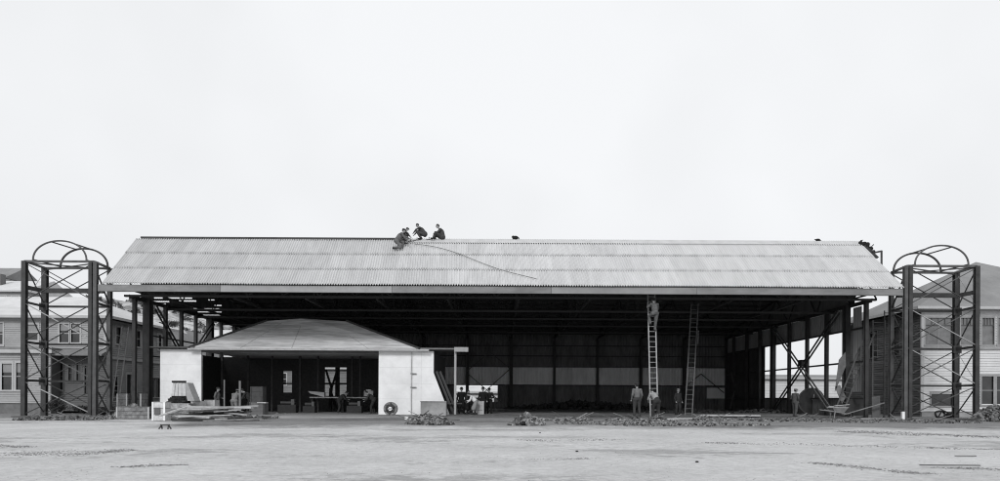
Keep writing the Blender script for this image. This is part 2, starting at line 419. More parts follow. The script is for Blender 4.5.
# fascia in five lengths
xs = [-23.02, -16.0, -6.2, 2.9, 11.2, 23.0]
for i in range(5): hp('fascia_board', MB().box((xs[i] + .008, 39.98, 7.08), (xs[i + 1] - .008, 40.07, 7.47 - .012 * (i % 2))), [FASCIA, mat('fascia_paint_pale', .33, .15, 1.4, .7, stain=.2), FASCIA, mat('fascia_paint_mid', .28, .15, 1.4, .7, stain=.2), FASCIA][i])
hp('soffit_board', MB().box((-22.6, 40.07, 7.12), (22.9, 40.5, 7.15)), STEEL_IN)
# front girder
mb = MB(); mb.box((-22.3, 41.45, 6.98), (22.3, 41.65, 7.1)); mb.box((-22.3, 41.45, 8.05), (22.3, 41.65, 8.17))
x = -22.3; k = 0
while x < 22.2:
    x2 = min(22.3, x + 1.05); mb.bar((x, 41.55, 7.1 if k % 2 else 8.05), (x2, 41.55, 8.05 if k % 2 else 7.1), .07); x = x2; k += 1
hp('front_girder', mb, STEEL_IN)
LX = [1.08 + 4.25 * k for k in range(-5, 6)]
def zroof(Y): return EZ + (Y - EY) * (RZ - EZ) / (RY - EY) if Y < RY else RZ + (Y - RY) * (7.35 - RZ) / (70 - RY)
for x in LX:
    if abs(x) > 22.2: x = 22.2
    mb = MB(); mb.box((x - .06, 41.9, 6.95), (x + .06, 68.8, 7.07))
    mb.bar((x, RY, RZ - .2), (x, 68.8, zroof(68.8) - .12), .1); mb.bar((x, 40.2, zroof(40.2) - .12), (x, RY, RZ - .2), .1)
    ys_ = [42 + 2.4 * i for i in range(12)]
    for i in range(11):
        a, b = ys_[i], min(68.7, ys_[i + 1])
        if i % 2: mb.bar((x, a, 7.05), (x, b, zroof(b) - .15), .06)
        else: mb.bar((x, a, zroof(a) - .15), (x, b, 7.05), .06)
    hp('roof_truss', mb, STEEL_IN)
for i in range(17):
    Y = 45.4 + i * 1.45; z = zroof(Y) - .08; hp('purlin', MB().box((-22.5, Y - .04, z - .12), (22.5, Y + .04, z)), STEEL_IN)
for Y in (40.9, 42.0, 43.1):
    z = zroof(Y) - .1; hp('purlin', MB().box((-22.5, Y - .04, z - .12), (22.5, Y + .04, z)), STEEL_IN)
# ceiling ties running along the building
for Y in (46.5, 51.0, 56.0, 61.5): hp('tie_beam', MB().box((-22.2, Y - .05, 6.8), (22.2, Y + .05, 6.92)), STEEL_IN)

# back wall
BY = 69.0
def fb(u, z, o): return V(u, BY - o, z)
bops = [(PX(276, BY), PX(296, BY), 1.1, 4.17), (PX(318, BY), PX(352, BY), 1.0, 4.17), (PX(456, BY), PX(497.5, BY), .85, 2.38), (-1.9, -.2, 0.7, .86)]
mb = MB(); corr(mb, fb, -22.3, 22.3, 4.19, 7.4, [o for o in bops], .3, .03, 6); hp('back_wall_upper_sheeting', mb, DARKSHEET)
for i_, x_ in enumerate([v_ for v_ in LX if v_ < 22]):
    if i_ > 2: hp('cover_strip', MB().box((x_ - .2, BY + .03, 2.3), (x_ + .2, BY + .07, 4.3)), DARKSHEET)
hp('end_cover_strip', MB().box((21.9, BY + .03, 2.3), (22.4, BY + .07, 4.3)), DARKSHEET)
for i, x in enumerate([-22.3] + LX[:-1]):
    x1 = ([-22.3] + LX[:-1] + [22.3])[i + 1]
    if x1 - x < .5: continue
    mb = MB(); corr(mb, fb, x + .12, x1 - .12, 2.4, 4.17, bops, .3, .025, 6)
    if mb.v: hp('pale_wall_panel', mb, PANEL)
mb = MB(); corr(mb, fb, -22.3, 22.3, 0, 2.38, bops, .3, .03, 6); hp('back_wall_lower_sheeting', mb, DARKSHEET)
hp('patch_panel', MB().box((PX(706.5, BY), BY - .12, 1.15), (PX(724.5, BY), BY - .08, 2.2)), PANEL)
for i, x in enumerate(LX):
    mb = MB(); w = .34 if i in (5, 9, 1) else .2
    x = min(x, 22.2); mb.ibeam(x, BY - .3, -.1, 7.0, w, .25); hp('back_post', mb, STEEL_IN)
hp('girt', MB().box((-22.2, BY - .14, 4.12), (22.2, BY - .06, 4.24)), STEELM)
hp('girt', MB().box((-22.2, BY - .14, 2.32), (22.2, BY - .06, 2.42)), STEEL_IN)
for z in (5.2, 6.2): hp('girt', MB().box((-22.2, BY - .14, z), (22.2, BY - .06, z + .09)), STEEL_IN)
def brace(pts, m=STEELM, w=.07, Y=BY - .45, name='cross_brace'):
    mb = MB()
    for (a, b) in pts: mb.bar(P(a[0], a[1], Y), P(b[0], b[1], Y), w)
    hp(name, mb, m)
brace([((466, 372), (490, 352)), ((490, 352), (510, 369))]); brace([((468, 374), (503, 404))]); brace([((510, 369), (478, 398))])
brace([((684, 388), (701, 374)), ((701, 374), (724, 393))]); brace([((638, 345), (660, 362))], STEEL_IN)
for px in (421, 466.5): hp('back_post', MB().box((PX(px, BY) - .07, BY - .4, 0), (PX(px, BY) + .07, BY - .3, 6.9)), STEELM)
# floor of the hangar
hp('floor', MB().box((-22.2, 43.4, -.2), (22.2, 69.3, .03)), mat('oily_floor', .24, .4, .7, .8, stain=.3))
hp('threshold', MB().box((-3, 42.7, -.1), (22.2, 43.4, .06)), mat('kerb_timber', .09, .4, 3, .8))

# right side wall (seen from within)
def fr(u, z, o): return V(HX - o, u, z)
RYs = [42.2, 44.6, 47.3, 50.3, 53.4, 56.6, 59.5, 62.7, 66.1]
for i, Y in enumerate(RYs):
    w = .5 if i in (1, 5) else .26
    mb = MB(); mb.ibeam(HX - .25, Y, -.1, 7.1, .3 if i in (1, 5) else .2, w); hp('side_post', mb, STEEL)
rops = [(45.4, 59.0, 1.15, 5.5), (41.5, 43.2, -1, 9), (43.2, 44.3, -1, 1.4)]
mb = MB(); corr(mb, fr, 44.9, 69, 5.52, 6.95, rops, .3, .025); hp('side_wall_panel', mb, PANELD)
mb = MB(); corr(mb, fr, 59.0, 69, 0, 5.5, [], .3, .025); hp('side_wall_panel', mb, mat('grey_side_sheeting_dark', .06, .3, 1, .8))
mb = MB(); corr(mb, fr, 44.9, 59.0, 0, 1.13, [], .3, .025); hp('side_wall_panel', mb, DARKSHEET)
mb = MB(); corr(mb, fr, 43.2, 44.3, 1.6, 6.9, [], .3, .025); hp('side_wall_panel', mb, PANELD)
for z in (1.12, 3.4, 5.46): hp('side_girt', MB().box((HX - .14, 42.2, z), (HX - .06, 68.8, z + .11)), STEEL)
hp('side_eaves_beam', MB().box((HX - .2, 42.0, 6.95), (HX, 69, 7.15)), STEEL_IN)
# gable triangles: right
def gable(side, slots):
    mb = MB(); X = side * HX
    ys2 = [42.0, 44.6, 45.2, 47.3, 51.0, 53.3, 55.2, 60, 69.9]
    def quad(y0, y1, zb, zt0, zt1):
        mb.add([V(X, y0, zb), V(X, y1, zb), V(X, y1, zt1), V(X, y0, zt0), V(X + .02, y0, zb), V(X + .02, y1, zb), V(X + .02, y1, zt1), V(X + .02, y0, zt0)], [(0, 1, 2, 3), (7, 6, 5, 4), (0, 4, 5, 1), (3, 2, 6, 7)])
    N = 120
    for i in range(N):
        y0 = 42 + 27.9 * i / N; y1 = 42 + 27.9 * (i + 1) / N; zt0, zt1 = zroof(y0) - .08, zroof(y1) - .08
        if side > 0 and y1 > RY > y0: zt0 = zt1 = min(zt0, zt1)
        ym = (y0 + y1) / 2; cuts = sorted([(s[2], s[3]) if len(s) == 4 else (1.1 + s[2] * ym / 700, 1.1 + s[3] * ym / 700) for s in slots if s[0] < ym < s[1]]); z = 7.16
        for a, b in cuts:
            if a > z: quad(y0, y1, z, a, a)
            z = max(z, b)
        if z < min(zt0, zt1) - .01: quad(y0, y1, z, zt0, zt1)
    hp('gable_sheeting', mb, DARKSHEET)
gable(1, [(42, 44.2, 7.2, 9.6)])
gable(-1, [(42, 43.4, 7.2, 9.5), (44.6, 47.0, 94, 95.2, 0), (45.0, 50.6, 97.5, 99.5, 0), (44.6, 46.6, 92, 92.8, 0), (48.5, 51.2, 94.6, 96, 0), (53.4, 54.6, 96, 97, 0), (51.5, 56, 84, 84.8, 0), (50.8, 55.5, 87.5, 88.1, 0), (52, 56, 81, 81.6, 0), (54.5, 56, 90.5, 91.5, 0)])
for s in (-1, 1):
    mb = MB()
    for z in (7.45, 8.1, 8.8): mb.box((s * HX - .06, 42.0, z), (s * HX + .08, 44.3, z + .07))
    hp('gable_rail', mb, STEEL)
# left side posts and rails
LYs = [42.3, 43.9, 46.2, 48.5, 50.8, 53.3, 55.4, 58.2, 61, 64, 67]
def fl(u, z, o): return V(-HX + o, u, z)
for i, Y in enumerate(LYs):
    thick = i in (1, 5); mb = MB(); mb.ibeam(-HX + .2, Y, -.2, 7.1, .42 if thick else .2, .5 if thick else .24); hp('side_post', mb, STEEL)
hp('side_eaves_beam', MB().box((-HX, 42.0, 6.95), (-HX + .2, 69, 7.15)), STEEL_IN)
for z in (3.6, 4.9): hp('side_girt', MB().box((-HX + .06, 43.9, z), (-HX + .14, 68.8, z + .09)), STEEL)
mb = MB(); corr(mb, fl, 58.2, 69, 0, 6.95, [], .3, .025); hp('side_wall_panel', mb, DARKSHEET)
# cross braces in the side walls, paired angles
def sidebrace(x, a, b, m):
    L = math.hypot(b[0] - a[0], b[1] - a[1]); ny, nz_ = -(b[1] - a[1]) / L, (b[0] - a[0]) / L
    for d in (-.15, .15): hp('cross_brace', MB().bar((x, a[0] + d * ny, a[1] + d * nz_), (x, b[0] + d * ny, b[1] + d * nz_), .07, .1), m)
sidebrace(HX - .5, (45.1, 6.8), (55.9, .2), STEEL); sidebrace(HX - .62, (55.7, 6.8), (45.8, .3), mat('brace_paint', .13, .3, 3, .5))
hp('gusset_plate', MB().box((HX - .7, 50.2, 3.5), (HX - .42, 50.8, 3.95)), STEEL)
sidebrace(-HX + .5, (44.3, 6.7), (53.0, .2), STEEL); sidebrace(-HX + .62, (53.0, 6.7), (44.3, .2), STEEL)
mb = MB()
for px, y0, y1 in ((731, 372, 412), (739, 372, 412)): mb.bar(P(px, y0, 66), P(735 + (735 - px) * 1.4, y1, 66), .1)
hp('cross_brace', mb, STEELM)
# torn sheets and bare rafters at the far right end of the ridge
mb = MB()
for a, b, w in (((862, 243), (878, 258), .12), ((860, 247), (872, 256), .16), ((866, 247), (874, 252), .1), ((869, 258), (877, 257), .14), ((873, 253), (882, 251), .09), ((881.5, 251), (881.5, 266), .12)):
    mb.bar(P(a[0], a[1], 43.9), P(b[0], b[1], 43.6), w)
hp('bare_rafter', mb, WOODD)

# ------------------------------------------------------------------ door towers
ZL = [0, 1.96, 4.17, 6.45, 8.75]
def tower(s, label):
    g0 = gz(s * 25.2); yf, yr = 40.0, 42.1
    xo, xi = s * 27.2, s * 23.25; xro, xri = s * 27.4, s * 23.5
    t = thing('door_tower', label, 'tower', (s * 25.2, 41.05, g0), 'lattice towers at the two ends of the hangar')
    def tp(name, mb, m=STEEL): return mb.build(name, m, t)
    z0 = g0 - .05
    tp('post', MB().ibeam(xo, yf, z0, 8.78, .25, .25), STEEL)
    tp('post', MB().ibeam(xi - s * .12, yf, z0, 8.78, .2, .26), STEELM); tp('post', MB().ibeam(xi + s * .13, yf, z0, 8.78, .2, .3), STEEL)
    tp('post', MB().ibeam(xro, yr, z0, 8.78, .3, .26)); tp('post', MB().ibeam(xri, yr, z0, 8.78, .22, .26), STEELM)
    F = [(xo, yf), (xi, yf)]; Bk = [(xro, yr), (xri, yr)]
    for i, z in enumerate(ZL):
        zz = z if i else g0 + .12
        if i in (1, 2, 3):
            for (a, b) in ((Bk[0], Bk[1]), (F[0], Bk[0]), (F[1], Bk[1])):
                mb = MB(); mb.bar((a[0], a[1], zz), (b[0], b[1], zz), .09, .12); tp('strut', mb, STEEL)
            for (a) in (Bk[0],): tp('gusset_plate', MB().box((a[0] - .24, yr - .17, zz - .24), (a[0] + .24, yr - .14, zz + .2)))
            tp('gusset_plate', MB().box((xro - s * .1, yr - .5, zz - .08), (xro + s * .02, yr - .14, zz + .12)))
        if i == 4:
            for (a, b) in ((F[0], F[1]), (Bk[0], Bk[1]), (F[0], Bk[0]), (F[1], Bk[1])):
                tp('top_ring_beam', MB().bar((a[0], a[1], zz + .02), (b[0], b[1], zz + .02), .1, .12), STEELM)
            tp('top_brace', MB().bar((F[0][0], yf, 8.7), (Bk[1][0], yr, 8.7), .06)); tp('top_brace', MB().bar((F[1][0], yf, 8.66), (Bk[0][0], yr, 8.66), .06))
    zs = [g0 + .1] + ZL[1:]
    for i in range(4):
        a, b = zs[i] + .06, zs[i + 1] - .08
        m1, m2 = (STEELM, GALV if i in (1, 2) and s > 0 else STEEL)
        tp('diagonal', MB().bar((F[0][0], yf + .05, b), (F[1][0], yf + .05, a), .06, .045), GALV if (i == 0 and s < 0) else (GALV if (i == 2 and s < 0) else m1))
        tp('diagonal', MB().bar((F[0][0], yf - .03, a), (F[1][0], yf - .03, b), .06, .045), m2)
        tp('diagonal', MB().bar((Bk[0][0], yr + .05, b), (Bk[1][0], yr + .05, a), .06, .045), STEEL)
        tp('diagonal', MB().bar((Bk[0][0], yr - .03, a), (Bk[1][0], yr - .03, b), .06, .045), STEEL)
        tp('diagonal', MB().bar((F[0][0], yf, b), (Bk[0][0], yr, a), .06, .045), STEEL)
        if i % 2: tp('diagonal', MB().bar((F[0][0] + .04, yf, a), (Bk[0][0] + .04, yr, b), .02), GALV)
        tp('diagonal', MB().bar((F[1][0], yf, b), (Bk[1][0], yr, a), .07, .05), STEEL); tp('diagonal', MB().bar((F[1][0] + .05, yf, a), (Bk[1][0] + .05, yr, b), .07, .05), STEEL)
    cx = s * 25.2
    for (Y, hw, hh, z, r, c) in ((yf, 1.53, 1.13, 8.82, .05, cx), (yr, 1.42, 1.13, 8.82, .06, cx - s * .15)):
        pts = [V(c + math.cos(math.pi * k / 28) * hw, Y, z + math.sin(math.pi * k / 28) ** .9 * hh) for k in range(29)]
        tp('hoop', MB().tube(pts, r, 6), STEELM if Y == yf else STEEL)
    for fx in (-.32, .38):
        z = 8.82 + 1.13 * math.sqrt(1 - fx * fx)
        tp('hoop_tie', MB().bar((cx + fx * 1.53, yf, z), (cx - s * .15 + fx * 1.42, yr, z), .06))
    for fx in (-1, 1): tp('hoop_tie', MB().bar((cx + fx * 1.5, yf, 8.86), (cx - s * .15 + fx * 1.4, yr, 8.86), .07))
    # door rail with its turned end, and the bracket reaching over the roof end
    mb = MB(); mb.box((xi, 40.95, 7.12), (xo - s * .35, 41.15, 7.38)); mb.bar((xo - s * .35, 41.05, 7.25), (xo - s * .02, 40.15, 7.3), .12, .22); tp('door_rail', mb)
    mb = MB(); mb.bar((xi, yr - .1, 8.7), (s * 22.95, yr - .25, 8.72), .14, .1); mb.bar((xi, yr - .1, 8.2), (s * 22.95, yr - .25, 8.68), .09); tp('bracket', mb)
    mb = MB(); mb.box((xi - s * .5, yf - .35, g0 - .08), (xo + s * .5, yf + .4, g0 + .07)); tp('base_slab', mb, mat('tower_base', .13, .4, 3, .9)); 
    return t
tower(-1, 'open lattice steel tower with hoops on top, left of the hangar beside the grey-walled house')
tower(1, 'open lattice steel tower with hoops on top, right of the hangar before the white-walled house')

# ------------------------------------------------------------------ low annex inside the hangar mouth
AY = 43.4
annex = thing('annex', 'low annex with white front walls and hipped sheet roof inside the hangar mouth', 'building', (-12, AY, 0))
def ap(name, mb, m, parent=None, **k): return mb.build(name, m, parent or annex, **k)
ax0, ax1, ax2, ax3, ax4 = PX(160, AY), PX(201, AY), PX(378.5, AY), PX(433.5, AY), PX(450.5, AY)
def fa(u, z, o): return V(u, AY - o, z)
mb = MB(); slab(mb, fa, ax0, ax1, -.1, 4.02, (), .2); ap('front_wall', mb, WHITEW)
mb = MB(); slab(mb, fa, ax2, ax3, -.1, 3.98, (), .2); ap('front_wall', mb, WHITEW)
z373 = P(433, 373, AY).z
ap('sloping_wall', MB().prism([V(ax3, AY + .003, -.1), V(ax4, AY + .003, -.1), V(ax3, AY + .003, z373)], (0, .18, 0)), WHITEW)
mb = MB()
for d in (.12, .34): mb.bar((ax3 + .05 + d, AY + .1, z373 + .1), (ax4 + .12 + d, AY + .1, 0), .12, .14)
ap('raking_strut', mb, STEEL)
# board joints and the pipe run on the right white wall
JG = mat('joint_grime', .62, .15, 3, .9)
for z in (1.0, 1.95, 2.95): ap('joint_batten', MB().box((ax2 + .05, AY - .006, z), (ax3 - .03, AY + .01, z + .012)), JG); ap('joint_batten', MB().box((ax0 + .05, AY - .006, z + .1), (ax1 - .03, AY + .01, z + .112)), JG)
for x in (ax3 - .78,): ap('joint_batten', MB().box((x, AY - .009, 0), (x + .012, AY + .01, 3.9)), JG)
pp = MB().tube([(PX(411.5, AY), AY - .06, .1), (PX(411.5, AY), AY - .06, 3.9)], .035, 8)
pipe = ap('downpipe', pp, mat('grimy_pipe', .42, .4, 3, .7))
for z in (1.7, 2.55): ap('pipe_clip', MB().box((PX(411.5, AY) - .06, AY - .11, z), (PX(411.5, AY) + .3, AY - .01, z + .05)), mat('clip_grey', .2, .3, 5), pipe)
# cracks of shadowy mould at the top of right wall
# roof
ez = 4.06; ey0, ey1 = 43.0, 53.2; rY = 45.7
a = V(PX(189, ey0), ey0, ez); b = V(PX(419, ey0), ey0, ez); c = V(PX(346, rY), rY, P(346, 321.5, rY).z); d = V(PX(267, rY), rY, P(267, 321, rY).z)
e_ = V(b.x, ey1, ez); f_ = V(a.x, ey1, ez); pk = V(PX(301, rY), rY, P(301, 318.6, rY).z)
mb = MB(); mb.add([a, b, c, pk, d, e_, f_], [(0, 1, 2, 3, 4), (1, 5, 2), (5, 6, 4, 3, 2), (6, 0, 4)]); mb.add([a - V(0, 0, .1), b - V(0, 0, .1), e_ - V(0, 0, .1), f_ - V(0, 0, .1)], [(0, 3, 2, 1)])
ASH = mat('annex_roof_sheet', .62, .42, 1.6, .75, stretch=(.4, 1, 6), stain=.25)
aroof = ap('roof', mb, ASH)
ap('hip_cap', MB().bar(a + V(-.05, 0, .05), d + V(0, 0, .05), .12), STEEL_IN, aroof); ap('hip_cap', MB().bar(b + V(.05, 0, .05), c + V(0, 0, .05), .12), STEEL_IN, aroof)
mb = MB()
for k in range(1, 7):
    s = k / 7; l = a.lerp(d, s); r = b.lerp(c, s); n_ = V(0, -.42, .9) * .012; mb.bar(l + n_, r + n_, .02, .02)
for k in (2, 4, 7): mb.bar(a.lerp(b, k / 9) + V(0, 0, .02), d.lerp(c, max(0, min(1, (k / 9 - .0))) ) + V(0, 0, .02), .02, .02)
ap('sheet_lap', mb, mat('sheet_lap_grey', .42, .3, 3, .8), aroof)
ap('eaves_board', MB().box((a.x - .1, 42.95, 3.96), (b.x + .6, 43.0, 4.05)), mat('eaves_paint', .45, .2, 3, .7))
ap('canopy', MB().box((PX(150, 43.1), 43.02, 4.08), (a.x + .3, 45, 4.16)), STEELM)
ap('canopy', MB().box((b.x - .2, 43.02, 4.06), (PX(456, 43.1), 45, 4.15)), mat('canopy_paint', .2, .3, 2, .7))
ap('canopy_end_board', MB().box((PX(454, 43), 42.9, 3.92), (PX(468, 43), 42.98, 4.2)), mat('canopy_end', .36, .15, 2, .7))
ap('canopy_pole', MB().tube([(PX(455.2, 43.2), 43.2, 0), (PX(455.2, 43.2), 43.2, 4.05)], .075, 10), mat('pale_pole', .42, .15, 2, .5))
# side and back walls of the annex
bY = 52.5
def fab(u, z, o): return V(u, bY - o, z)
w1 = (PX(283, bY), PX(292, bY), 1.42, 3.05); w2 = (PX(324.5, bY), PX(346.5, bY), 1.15, 3.32)
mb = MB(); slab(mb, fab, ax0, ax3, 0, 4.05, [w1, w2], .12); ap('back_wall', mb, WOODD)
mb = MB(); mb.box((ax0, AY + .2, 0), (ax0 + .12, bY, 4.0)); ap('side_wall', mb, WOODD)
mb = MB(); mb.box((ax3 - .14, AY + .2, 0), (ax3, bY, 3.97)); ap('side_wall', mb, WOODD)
for w in (w1, w2):
    mb = MB(); u0, u1, z0, z1 = w; mb.box((u0 - .06, bY - .03, z0 - .06), (u0, bY + .05, z1 + .06)); mb.box((u1, bY - .03, z0 - .06), (u1 + .06, bY + .05, z1 + .06)); zm = z0 + (z1 - z0) * .44; mb.box((u0, bY - .02, zm), (u1, bY + .04, zm + .06))
    if w is w2: um = u0 + (u1 - u0) * .5; mb.box((um - .03, bY - .022, z0), (um + .03, bY + .042, z1))
    ap('window_frame', mb, WOODD)
mb = MB(); mb.bar(P(326, 370, 50), P(332, 390, 50), .13); mb.bar(P(338, 368, 50), P(331, 390, 50), .13); mb.bar(P(331, 388, 50), P(330, 411, 50), .2); mb.bar(P(331, 392, 50), P(337, 411, 50), .14)
ap('forked_prop', mb, BLACK)
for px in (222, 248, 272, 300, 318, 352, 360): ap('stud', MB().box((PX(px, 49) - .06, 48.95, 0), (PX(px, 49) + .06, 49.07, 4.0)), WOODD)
ap('interior_lintel', MB().box((ax1, AY + .02, 3.85), (ax2, AY + .16, 3.99)), STEELM)
ap('hanging_lamp_arm', MB().bar(P(221, 352, 45), P(222, 361, 45), .1), MIDCLOTH)

# ------------------------------------------------------------------ house at the left
LYF = 50.0
hl = thing('house', 'grey weatherboard two-storey house with pale hipped roof behind the left tower', 'house', (-33, LYF + 4, -.15))
def lp(name, mb, m, parent=None, **k): return mb.build(name, m, parent or hl, **k)
lx1 = PX(105.5, LYF); lx0 = -50.0; lm = PX(50.5, 48.9)
def ff(u, z, o): return V(u, LYF - o, z)
def fw(u, z, o): return V(u, 48.9 - o, z)
def fs_(u, z, o): return V(lx1 + o, u, z)
def wr(px0, px1, py0, py1, Y): a = P(px0, py0, Y); b = P(px1, py1, Y); return (a.x, b.x, min(a.z, b.z), max(a.z, b.z))
up = [wr(27, 38, 324, 341, LYF), wr(60, 69, 324, 343, LYF), wr(71.5, 80, 324, 343, LYF), wr(-6, 3, 323, 345, LYF), wr(-40, -30, 323, 345, LYF)]
mb = MB(); clap(mb, ff, lx0, lx1, 4.45, 6.6, up, .15); lp('wall', mb, CLAP)
for i, w in enumerate(up): window(ff, *w, hl, 1, 2, curtain=[.5, .35, .35, .4, 0][i], fw=.1)
lo = [wr(2.3, 12, 363, 390, 48.9), wr(16.5, 21, 363, 390, 48.9), wr(-20, -10, 363, 390, 48.9)]
lo[1] = (lo[1][0], lo[1][0] + .7, lo[1][2], lo[1][3])
mb = MB(); clap(mb, fw, lx0, lm, .55, 4.05, lo, .15); lp('wall', mb, CLAP)
for w in lo: window(fw, *w, hl, 1, 2, curtain=.35, fw=.12)
lp('foundation', MB().box((lx0, 48.95, -.4), (lm, LYF, .56)), mat('foundation_concrete', .17, .3, 2, .9))
mb = MB(); mb.box((lm - .06, 48.95, .5), (lm + .04, LYF - .05, 4.05)); lp('corner_board', mb, CLAPD)
lp('belt_board', MB().box((lx0, 48.6, 4.05), (lm + .25, LYF + .1, 4.28)), TRIM); lp('belt_board', MB().box((lx0, 48.7, 4.28), (lm + .2, LYF, 4.44)), mat('belt_dark_paint', .2, .2, 2, .8))  # the upper belt board is a darker grey than the lower
# recessed dark ground floor with pent roof over it
rc = [wr(53, 57, 363, 390, LYF), wr(59.5, 63, 363, 390, LYF), wr(69, 73, 364, 382, LYF), wr(77, 81, 364, 382, LYF), wr(85, 90, 366, 395, LYF)]
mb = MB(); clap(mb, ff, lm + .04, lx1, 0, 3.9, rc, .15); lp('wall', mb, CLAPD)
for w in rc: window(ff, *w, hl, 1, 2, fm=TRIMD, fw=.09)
mb = MB(); mb.prism([V(lm + .04, 48.9, 4.02), V(lm + .04, LYF - .02, 4.42), V(lm + .04, LYF - .02, 3.98), V(lm + .04, 48.9, 3.9)], (lx1 + .3 - lm, 0, 0)); lp('pent_roof', mb, HROOFR)
sw = [(51.3, 51.9, 4.9, 6.2), (54.1, 54.7, 4.9, 6.2), (57.5, 58.1, 4.9, 6.2)]; dr = (52.8, 54.2, .7, 2.75)
mb = MB(); clap(mb, fs_, LYF, 60, 3.9, 6.6, sw, .15); lp('wall', mb, CLAP)
mb = MB(); clap(mb, fs_, LYF, 60, -.1, 3.75, [dr, (51.0, 51.5, 1, 2.5), (56.5, 58, 1, 2.6)], .15); lp('wall', mb, CLAP)
for w in sw: window(fs_, *w, hl, 1, 2, fw=.08)
window(fs_, 51.0, 51.5, 1, 2.5, hl, 1, 1, fw=.08); window(fs_, 56.5, 58, 1, 2.6, hl, 2, 1, fw=.08)
window(fs_, 52.8, 54.2, .7, 2.75, hl, 2, 1, fw=.13, gm=BLACK)
lp('belt_board', MB().box((lx1, LYF + .05, 3.76), (lx1 + .12, 60, 3.9)), TRIM)
lp('corner_board', MB().box((lx1 - .1, LYF - .06, 4.45), (lx1 + .06, LYF + .1, 6.6)), TRIM)
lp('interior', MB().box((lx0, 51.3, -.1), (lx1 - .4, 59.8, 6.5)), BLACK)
# hipped roof
ea = V(lx0, LYF - .5, 6.78); eb = V(lx1 + .5, LYF - .5, 6.78); ec = V(lx1 + .5, 60.5, 6.78); ed = V(lx0, 60.5, 6.78)
r1 = V(lx1 - 4.2, 55, 8.85); r0 = V(lx0, 55, 8.85)
mb = MB(); mb.add([ea, eb, ec, ed, r0, r1], [(0, 1, 5, 4), (1, 2, 5), (2, 3, 4, 5), (3, 2, 1, 0)]); hr = lp('roof', mb, HROOF)
mb = MB(); mb.box((lx0, LYF - .56, 6.6), (lx1 + .56, LYF - .5, 6.79)); mb.box((lx1 + .5, LYF - .5, 6.6), (lx1 + .56, 60.5, 6.79)); lp('gutter', mb, TRIM, hr)
lp('soffit', MB().box((lx0, LYF - .5, 6.6), (lx1 + .5, LYF + .05, 6.63)), TRIM, hr)

# ------------------------------------------------------------------ house at the right
RYF = 47.0
hr_ = thing('house', 'white weatherboard two-storey house with grey hipped roof behind the right tower', 'house', (33, RYF + 4, 0))
def rp(name, mb, m, parent=None, **k): return mb.build(name, m, parent or hr_, **k)
qx0 = PX(921.5, RYF); qx1 = 46.0
def qf(u, z, o): return V(u, RYF - o, z)
def qs(u, z, o): return V(qx0 - o, u, z)
qu = [wr(925.5, 951.5, 318, 345, RYF), wr(960.5, 974, 318, 345, RYF), wr(982, 993.5, 318, 345, RYF), wr(998, 1012, 318, 345, RYF)]
ql = [wr(931, 952, 393, 406, RYF), wr(981.5, 993, 376, 405, RYF), wr(996.5, 1010, 376, 405, RYF)]
mb = MB(); clap(mb, qf, qx0, qx1, .35, 7.15, qu + ql, .17); rp('wall', mb, CLAPR)
for i, w in enumerate(qu):
    ww = window(qf, *w, hr_, 2 if i == 0 else 1, 1, fm=mat('window_grey_paint', .3, .15, 3, .7), fw=.1, gm=mat('pale_glass', .16, .35, 2, .15, spec=.6))
    u0, u1, z0, z1 = w; mb = MB(); zt = z1 - (z1 - z0) * .28; mb.box((u0, RYF - .02, zt), (u1, RYF + .04, zt + .05))
    for k in range(1, 4): um = u0 + (u1 - u0) * k / 4; mb.box((um - .015, RYF - .01, zt + .05), (um + .015, RYF + .035, z1))
    mb.build('transom', TRIMD, ww)
for w in ql: window(qf, *w, hr_, 1, 1 if w is ql[0] else 2, fm=mat('window_grey_paint', .3), fw=.11)
rp('sill_band', MB().box((qx0 - .05, RYF - .12, P(950, 347.5, RYF).z - .12), (qx1, RYF - .02, P(950, 347.5, RYF).z)), mat('sill_band_paint', .3, .2, 2, .8))
rp('corner_board', MB().box((qx0 - .06, RYF - .05, .3), (qx0 + .14, RYF + .08, 7.15)), TRIM)
rp('foundation', MB().box((qx0 + .05, RYF + .05, -.2), (qx1, 57, .34)), CONC)
so_ = [(49.6, 50.4, 4.3, 6.3), (52.5, 53.5, 4.3, 6.3)]
mb = MB(); clap(mb, qs, RYF + .08, 57.5, 0, 7.15, so_, .17); rp('wall', mb, mat('dark_side_boards', .12, .15, 1.2, .8))  # boards of this side wall are painted dark, unlike the white front
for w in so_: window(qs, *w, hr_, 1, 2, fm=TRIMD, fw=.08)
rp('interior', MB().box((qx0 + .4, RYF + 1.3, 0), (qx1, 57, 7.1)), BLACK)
ea = V(qx0 - .6, RYF - .6, 7.32); eb = V(qx1, RYF - .6, 7.32); ec = V(qx1, 58, 7.32); ed = V(qx0 - .6, 58, 7.32)
ra = P(976, 262, 51.8); rb = V(qx1, 51.8, 9.4); rb2 = P(1040, 284, 51.8)
mb = MB(); mb.add([ea, eb, ec, ed, ra, rb2, rb], [(0, 1, 6, 5, 4), (3, 0, 4), (2, 3, 4, 5, 6), (3, 2, 1, 0)]); q = rp('roof', mb, HROOFR)
mb = MB(); mb.box((qx0 - .66, RYF - .66, 7.16), (qx1, RYF - .6, 7.34)); mb.box((qx0 - .66, RYF - .6, 7.16), (qx0 - .6, 58, 7.34)); rp('gutter', mb, TRIM, q)
rp('soffit', MB().box((qx0 - .6, RYF - .6, 7.16), (qx1, RYF + .05, 7.19)), TRIM, q)

